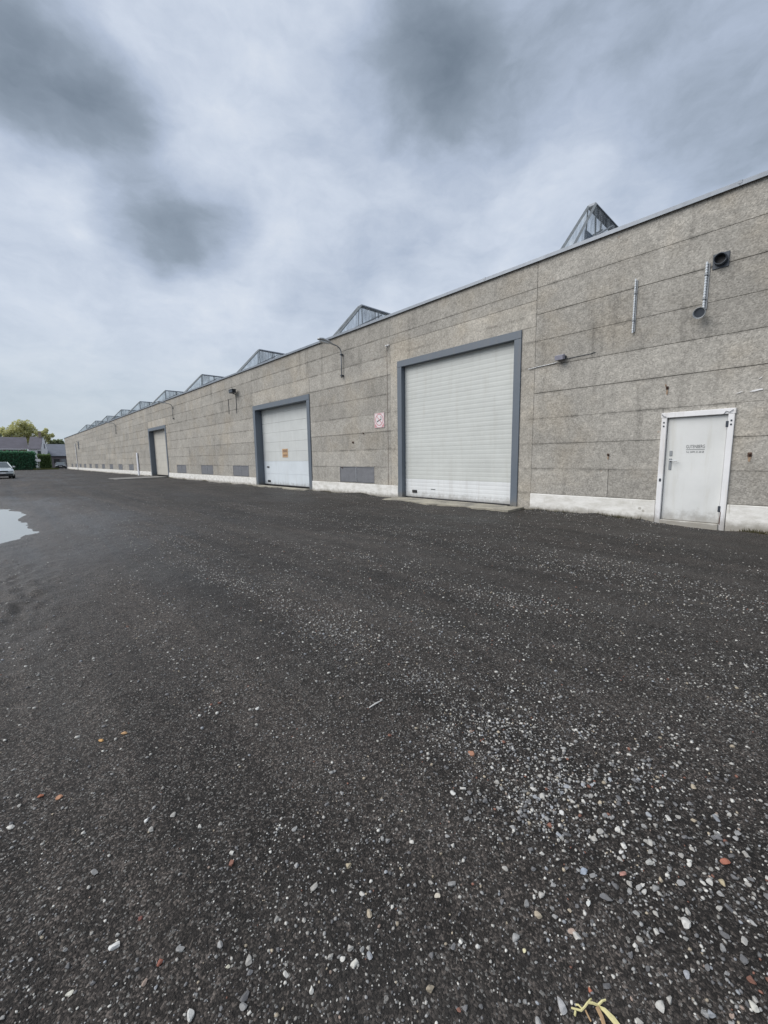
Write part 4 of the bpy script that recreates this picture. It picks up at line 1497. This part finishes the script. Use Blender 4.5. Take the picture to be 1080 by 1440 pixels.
def stone_density(x, y):
    el = vnoise(x / 0.35 + 17, y / 0.9 + 3, 31) * 0.6 + vnoise(x / 0.12 + 5, y / 0.2 + 8, 32) * 0.4
    el = np.clip((el - 0.36) / 0.34, 0, 1) ** 1.3
    d = 0.26 + 0.52 * el
    wob = 0.12 * np.sin(y / 1.9) + 0.25 * (vnoise(y / 1.6 + 3, y * 0 + 2, 33) - 0.5)
    for c, w, a, ylo, yhi in ((1.68, 0.60, 0.52, -2, 0.15), (1.55, 0.20, 0.40, 0.6, 2.0), (1.75, 0.30, 1.1, 1.5, 9), (3.25, 0.32, 1.0, -2, 5.0), (2.1, 0.35, 1.1, 4, 11), (5.0, 0.5, 0.7, -2, 12)):
        s = np.exp(-((x - c - wob) / w) ** 2) * sstep(ylo - 0.8, ylo + 0.3, y) * sstep(yhi + 1.5, yhi - 0.5, y)
        d = d + a * s * (0.25 + 0.75 * el)
    d = d * (1 - 0.75 * np.exp(-((x - 0.35) / 0.5) ** 2) * sstep(0.3, 2.0, y))
    return d


PAL = [((0.36, 0.35, 0.325), 0.26), ((0.52, 0.51, 0.475), 0.14), ((0.27, 0.27, 0.265), 0.24), ((0.14, 0.14, 0.143), 0.27),
       ((0.29, 0.305, 0.325), 0.045), ((0.36, 0.31, 0.235), 0.035), ((0.20, 0.095, 0.068), 0.016), ((0.31, 0.24, 0.20), 0.014)]
NAMES = ['pale grey', 'whitish', 'mid grey', 'dark grey', 'bluish grey', 'tan', 'brick red', 'pinkish brown']


def scatter():
    r = np.random.default_rng(99)
    # gravel thins out and coarsens smoothly away from the spot where single stones can be told apart
    r0, r1, pw, top = 1.5, 24.0, 2.2, 15000.0
    rad = np.linspace(0.25, r1, 4000)
    dens = np.where(rad < r0, top, top * (r0 / rad) ** pw)
    pdf = rad * dens
    span = math.radians(112)
    total = int(pdf.sum() * (rad[1] - rad[0]) * span)
    cdf = np.cumsum(pdf)
    cdf /= cdf[-1]
    ra = np.interp(r.random(total), cdf, rad)
    an = math.radians(-14) + r.random(total) * span
    x, y_ = ra * np.cos(an), ra * np.sin(an)
    keep = (r.random(total) < np.clip(stone_density(x, y_) / 2.2, 0, 1)) & (x < 9.55) & (x > -0.8)
    x, y_, ra = x[keep], y_[keep], ra[keep]
    mn = 0.0036 * (np.maximum(ra, r0) / r0) ** 0.60
    s = mn * np.exp(np.abs(r.normal(0, 0.60, len(x))))
    s = np.where(r.random(len(x)) < 0.012, s * 1.6, s)
    s = s * (1 + 0.75 * np.exp(-((x - 1.6) / 0.65) ** 2) * sstep(1.5, 0.3, y_) * sstep(-0.9, -0.2, y_))
    # grit that has collected along the foot of the wall
    gx = 9.56 - np.abs(r.normal(0, 0.16, 5200))
    gy = r.uniform(-2, 34, 5200)
    gk = vnoise(gy / 0.7, gy * 0 + 3, 41) > 0.42
    xs, ys, ss = [x, gx[gk]], [y_, gy[gk]], [np.clip(s, 0.003, 0.020), r.uniform(0.008, 0.022, int(gk.sum()))]
    x, y_, s = np.concatenate(xs), np.concatenate(ys), np.concatenate(ss)
    z = gz(x, y_)
    ok = ~((z < WATER_Z + 0.002) | ((x > 8.8) & (y_ > 5.0) & (y_ < 9.6)) | (x > 9.57))
    x, y_, s, z = x[ok], y_[ok], s[ok], z[ok]
    w = np.array([p[1] for p in PAL])
    ci = r.choice(len(PAL), len(x), p=w / w.sum())
    px, py, dz = project(x, y_, z)
    vis = (dz > 0.2) & (px > -5) & (px < 1085) & (py < 1445)
    scr = np.where(vis, s / np.maximum(dz, 0.2), 0)
    order = np.argsort(-scr)
    single = order[:255]
    rest = order[255:]
    return x, y_, z, s, ci, single, rest, r


def gravel_mass(x, y_, z, s, ci, r):
    import bmesh
    shapes = []
    for k in range(7):
        bm = ico(1, 500 + k, 0.66)
        shapes.append((np.array([v.co[:] for v in bm.verts]), np.array([[v.index for v in f.verts] for f in bm.faces])))
        bm.free()
    cols = np.array([p[0] for p in PAL])
    sid = r.integers(0, 7, len(x))
    V, F, C = [], [], []
    base = 0
    for k, (vv, ff) in enumerate(shapes):
        ii = np.where(sid == k)[0]
        n = len(ii)
        a = r.uniform(0, 2 * math.pi, n)
        ca, sa = np.cos(a)[:, None], np.sin(a)[:, None]
        sc = s[ii][:, None]
        st = r.uniform(0.7, 1.35, (n, 1))
        lx, ly, lz = vv[:, 0][None] * sc * st, vv[:, 1][None] * sc, vv[:, 2][None] * sc
        X = x[ii][:, None] + lx * ca - ly * sa
        Y = y_[ii][:, None] + lx * sa + ly * ca
        Z = z[ii][:, None] + lz + sc * 0.14
        V.append(np.stack([X, Y, Z], -1).reshape(-1, 3))
        off = base + np.arange(n)[:, None, None] * len(vv)
        F.append((ff[None] + off).reshape(-1, 3))
        c = cols[ci[ii]] * r.uniform(0.65, 1.2, (n, 1))
        C.append(np.repeat(np.concatenate([c, np.ones((n, 1))], 1), len(vv), 0))
        base += n * len(vv)
    V, F, C = np.concatenate(V).astype(np.float32), np.concatenate(F).astype(np.int32), np.concatenate(C).astype(np.float32)
    me = bpy.data.meshes.new('gravel')
    me.vertices.add(len(V))
    me.vertices.foreach_set('co', V.ravel())
    me.loops.add(F.size)
    me.loops.foreach_set('vertex_index', F.ravel())
    me.polygons.add(len(F))
    me.polygons.foreach_set('loop_start', np.arange(len(F), dtype=np.int32) * 3)
    me.update()
    at = me.attributes.new('tone', 'FLOAT_COLOR', 'POINT')
    at.data.foreach_set('color', C.ravel())
    o = link('gravel', me, GRAVEL)
    tag(o, 'fine pale and dark gravel strewn over the yard', 'gravel', None, 'stuff')
    print('gravel stones', len(x), 'tris', len(F))


def big_shapes():
    out = []
    for k in range(9):
        bm = ico(2, 900 + k, 0.60)
        me = bpy.data.meshes.new('stone')
        bm.to_mesh(me)
        bm.free()
        me.materials.append(STONE)
        out.append(me)
    return out


BIG = big_shapes()


def put_stone(x, y_, s, col, label, group=None, k=None, rz=None, sx=1.0):
    z = float(gz(x, y_))
    o = bpy.data.objects.new('stone', BIG[rnd.randrange(9) if k is None else k])
    COL.objects.link(o)
    o.location = (x, y_, z + s * 0.15)
    o.scale = (s * sx, s, s)
    o.rotation_euler = (rnd.uniform(-0.15, 0.15), rnd.uniform(-0.15, 0.15), rnd.uniform(0, 6.28) if rz is None else rz)
    o.color = (*col, 1)
    tag(o, label, 'stone', group)


# stones one can find in the picture: pixel, size in px, colour, label
HAND = [((962, 1306), 21, (0.50, 0.49, 0.46), 'largest pale oval stone, bottom right of the yard', 1.35),
        ((811, 1317), 13, (0.48, 0.47, 0.44), 'pale angular stone left of the large oval stone', 1.2),
        ((828, 1277), 11, (0.56, 0.57, 0.55), 'pale wedge shaped stone above the angular stone, lower right', 1.3),
        ((737, 1338), 9, (0.60, 0.56, 0.36), 'yellowish white stone, lowest centre right of the yard', 1.2),
        ((929, 1418), 15, (0.46, 0.45, 0.42), 'pale stone at the bottom edge right of the straw', 1.1),
        ((913, 1219), 13, (0.36, 0.36, 0.34), 'grey round stone above the large oval stone', 1.1),
        ((821, 1231), 12, (0.28, 0.32, 0.38), 'bluish grey stone in the gravel, lower right', 1.1),
        ((1020, 1217), 13, (0.30, 0.11, 0.07), 'brick red stone near the right photo edge', 1.1),
        ((830, 1393), 10, (0.34, 0.12, 0.07), 'brick red stone just above the straw', 1.2),
        ((964, 1374), 14, (0.30, 0.31, 0.33), 'slate grey stone below the large oval stone', 1.3),
        ((1059, 1425), 13, (0.50, 0.49, 0.44), 'pale stone in the bottom right corner', 1.1),
        ((874, 1203), 10, (0.58, 0.57, 0.55), 'whitish stone left of the grey round stone', 1.2),
        ((904, 1251), 10, (0.56, 0.55, 0.52), 'whitish stone between grey round and large oval stones', 1.2),
        ((790, 1418), 14, (0.36, 0.36, 0.36), 'grey pointed stone left of the straw', 1.4),
        ((500, 1362), 14, (0.50, 0.49, 0.45), 'pale rounded stone at the bottom centre', 1.15),
        ((490, 1222), 11, (0.36, 0.31, 0.22), 'tan crumbly stone left of centre in the foreground', 1.1),
        ((672, 1330), 10, (0.52, 0.52, 0.50), 'pale stone right of bottom centre', 1.1),
        ((615, 1262), 8, (0.50, 0.46, 0.38), 'cream stone in the centre foreground', 1.1),
        ((160, 1330), 13, (0.62, 0.62, 0.60), 'bright white sliver stone, lower left', 1.8),
        ((267, 1428), 15, (0.50, 0.50, 0.48), 'pale pointed stone at the bottom edge, lower left', 1.3),
        ((206, 1157), 8, (0.62, 0.62, 0.60), 'small bright white stone on the bare left ground', 1.2),
        ((225, 1353), 11, (0.26, 0.10, 0.07), 'brick red stone, lower left', 1.2),
        ((58, 1121), 10, (0.30, 0.11, 0.06), 'rust red chip at the left edge', 1.5),
        ((84, 1124), 9, (0.42, 0.22, 0.13), 'orange brown chip beside the rust red chip', 1.2),
        ((197, 1289), 10, (0.24, 0.10, 0.08), 'dull red stone left of centre foreground', 1.2),
        ((320, 1359), 8, (0.52, 0.50, 0.40), 'cream stone, lower left of centre', 1.1),
        ((98, 1398), 9, (0.60, 0.58, 0.50), 'white stone near the bottom left corner', 1.7),
        ((362, 995), 8, (0.52, 0.52, 0.50), 'white stone left of the white stick', 1.4),
        ((142, 1043), 8, (0.48, 0.27, 0.10), 'orange chip on the bare left ground', 1.3),
        ((175, 1033), 7, (0.46, 0.28, 0.14), 'small orange chip right of the other orange chip', 1.2),
        ((637, 1121), 8, (0.50, 0.50, 0.48), 'pale stone in the middle of the yard', 1.1),
        ((750, 1112), 10, (0.54, 0.53, 0.50), 'pale stone on the gravel streak, centre right', 1.2),
        ((663, 1061), 10, (0.32, 0.16, 0.10), 'reddish stone in the gravel streak at centre', 1.1),
        ((790, 1146), 9, (0.55, 0.55, 0.54), 'white stone beside the gravel streak, right of centre', 1.2),
        ((1015, 1245), 9, (0.42, 0.36, 0.24), 'tan stone below the brick red stone at right', 1.2),
        ((876, 1233), 9, (0.42, 0.22, 0.18), 'pink brown stone left of the grey round stone', 1.2)]


def stones():
    x, y_, z, s, ci, single, rest, r = scatter()
    gravel_mass(x[rest], y_[rest], z[rest], s[rest], ci[rest], r)
    for i in single:
        c = np.array(PAL[ci[i]][0]) * r.uniform(0.8, 1.15)
        n = NAMES[ci[i]]
        put_stone(float(x[i]), float(y_[i]), float(s[i]), tuple(c), n + ' loose pebble lying among the foreground gravel', n + ' pebbles in the foreground gravel', sx=r.uniform(0.85, 1.15))
    for (px, py), size, col, label, sx in HAND:
        gx, gy = pix_ground(px, py)
        dz = project(np.array(gx), np.array(gy), np.array(0.0))[2]
        put_stone(gx, gy, 0.82 * size * float(dz) / CF, col, label, sx=sx)


stones()

# straw and stick
STRAW = simple('dry_straw', (0.58, 0.53, 0.27), 0.6, var=0.15, scale=30)
STRAWB = simple('brown_stalk', (0.33, 0.22, 0.12), 0.7, var=0.2, scale=30)


def straw():
    def P(px, py, dz=0.0):
        gx, gy = pix_ground(px, py)
        return Vector((gx, gy, float(gz(gx, gy)) + 0.006 + dz))
    o0 = P(835, 1425)
    t = link('straw', None, None, None, o0)
    tag(t, 'yellow straw stalk with frayed ends at the bottom edge', 'straw')

    def strand(pts, r, mat):
        link('stalk', MB().tube([P(*p) - o0 for p in pts], r, 6), mat, t)
    strand([(841, 1421, 0.006), (850, 1430, 0.01), (862, 1443, 0.008), (880, 1465, 0.004)], [0.002, 0.005, 0.007, 0.006], STRAW)
    strand([(839, 1424, 0.01), (846, 1436, 0.004), (850, 1448, 0)], 0.005, STRAWB)
    strand([(841, 1421, 0.008), (833, 1419, 0.012), (826, 1418, 0.012), (822, 1422, 0.008), (817, 1426, 0.004), (803, 1423, 0.003)], [0.003, 0.003, 0.0028, 0.0025, 0.0025, 0.002], STRAW)
    strand([(826, 1418, 0.012), (829, 1415, 0.014), (831, 1413, 0.012)], 0.002, STRAW)
    strand([(840, 1421, 0.008), (846, 1418, 0.014), (851, 1416, 0.012)], [0.003, 0.0025, 0.002], STRAW)
    strand([(818, 1424, 0.006), (813, 1420, 0.008), (809, 1419, 0.006)], 0.002, STRAW)
    strand([(809, 1427, 0.003), (808, 1433, 0.002)], 0.0025, STRAW)
    strand([(823, 1425, 0.004), (827, 1433, 0.002), (831, 1440, 0.0)], 0.002, STRAWB)


straw()
g1, g2 = pix_ground(519, 996), pix_ground(537, 986)
zz = float(gz(*g1)) + 0.008
st = link('stick', MB().tube([(0, 0, 0), ((g2[0] - g1[0]) * 0.5, (g2[1] - g1[1]) * 0.5, 0.003), (g2[0] - g1[0], g2[1] - g1[1], 0.001)], [0.003, 0.0042, 0.002], 6),
          simple('white_stick', (0.62, 0.61, 0.58), 0.6), None, (g1[0], g1[1], zz))
tag(st, 'thin white stick lying on the gravel near the centre', 'stick')


def weeds():
    """moss, weeds and soil crumbs along the foot of the wall"""
    r = np.random.default_rng(8)
    v, f = [], []
    for c in (9.95, 10.6, 11.4, 12.9, 13.6, 14.5, 5.0, 4.2, 20.4, 23.0, 27.0, 31.0, 33.9, 34.4, 40.2, 2.9, 0.6):
        n = int(r.uniform(60, 200))
        for i in range(n):
            yy = c + r.normal() * 0.22
            xx = 9.56 - abs(r.normal()) * 0.06
            z0 = float(gz(xx, yy)) - 0.01
            h = r.uniform(0.02, 0.09)
            b = len(v)
            dx, dy = r.normal(size=2) * 0.03
            v += [(xx - 0.006, yy - 0.006, z0), (xx + 0.006, yy + 0.006, z0), (xx + dx - 0.01, yy + dy, z0 + h)]
            f.append((b, b + 1, b + 2))
    me = bpy.data.meshes.new('weeds')
    me.from_pydata(v, [], f)
    o = link('weeds', me, leaf_mat('dry_weeds', (0.06, 0.065, 0.03), (0.15, 0.13, 0.07)))
    tag(o, 'sparse low weeds along the foot of the white plinth', 'weeds', None, 'stuff')


weeds()
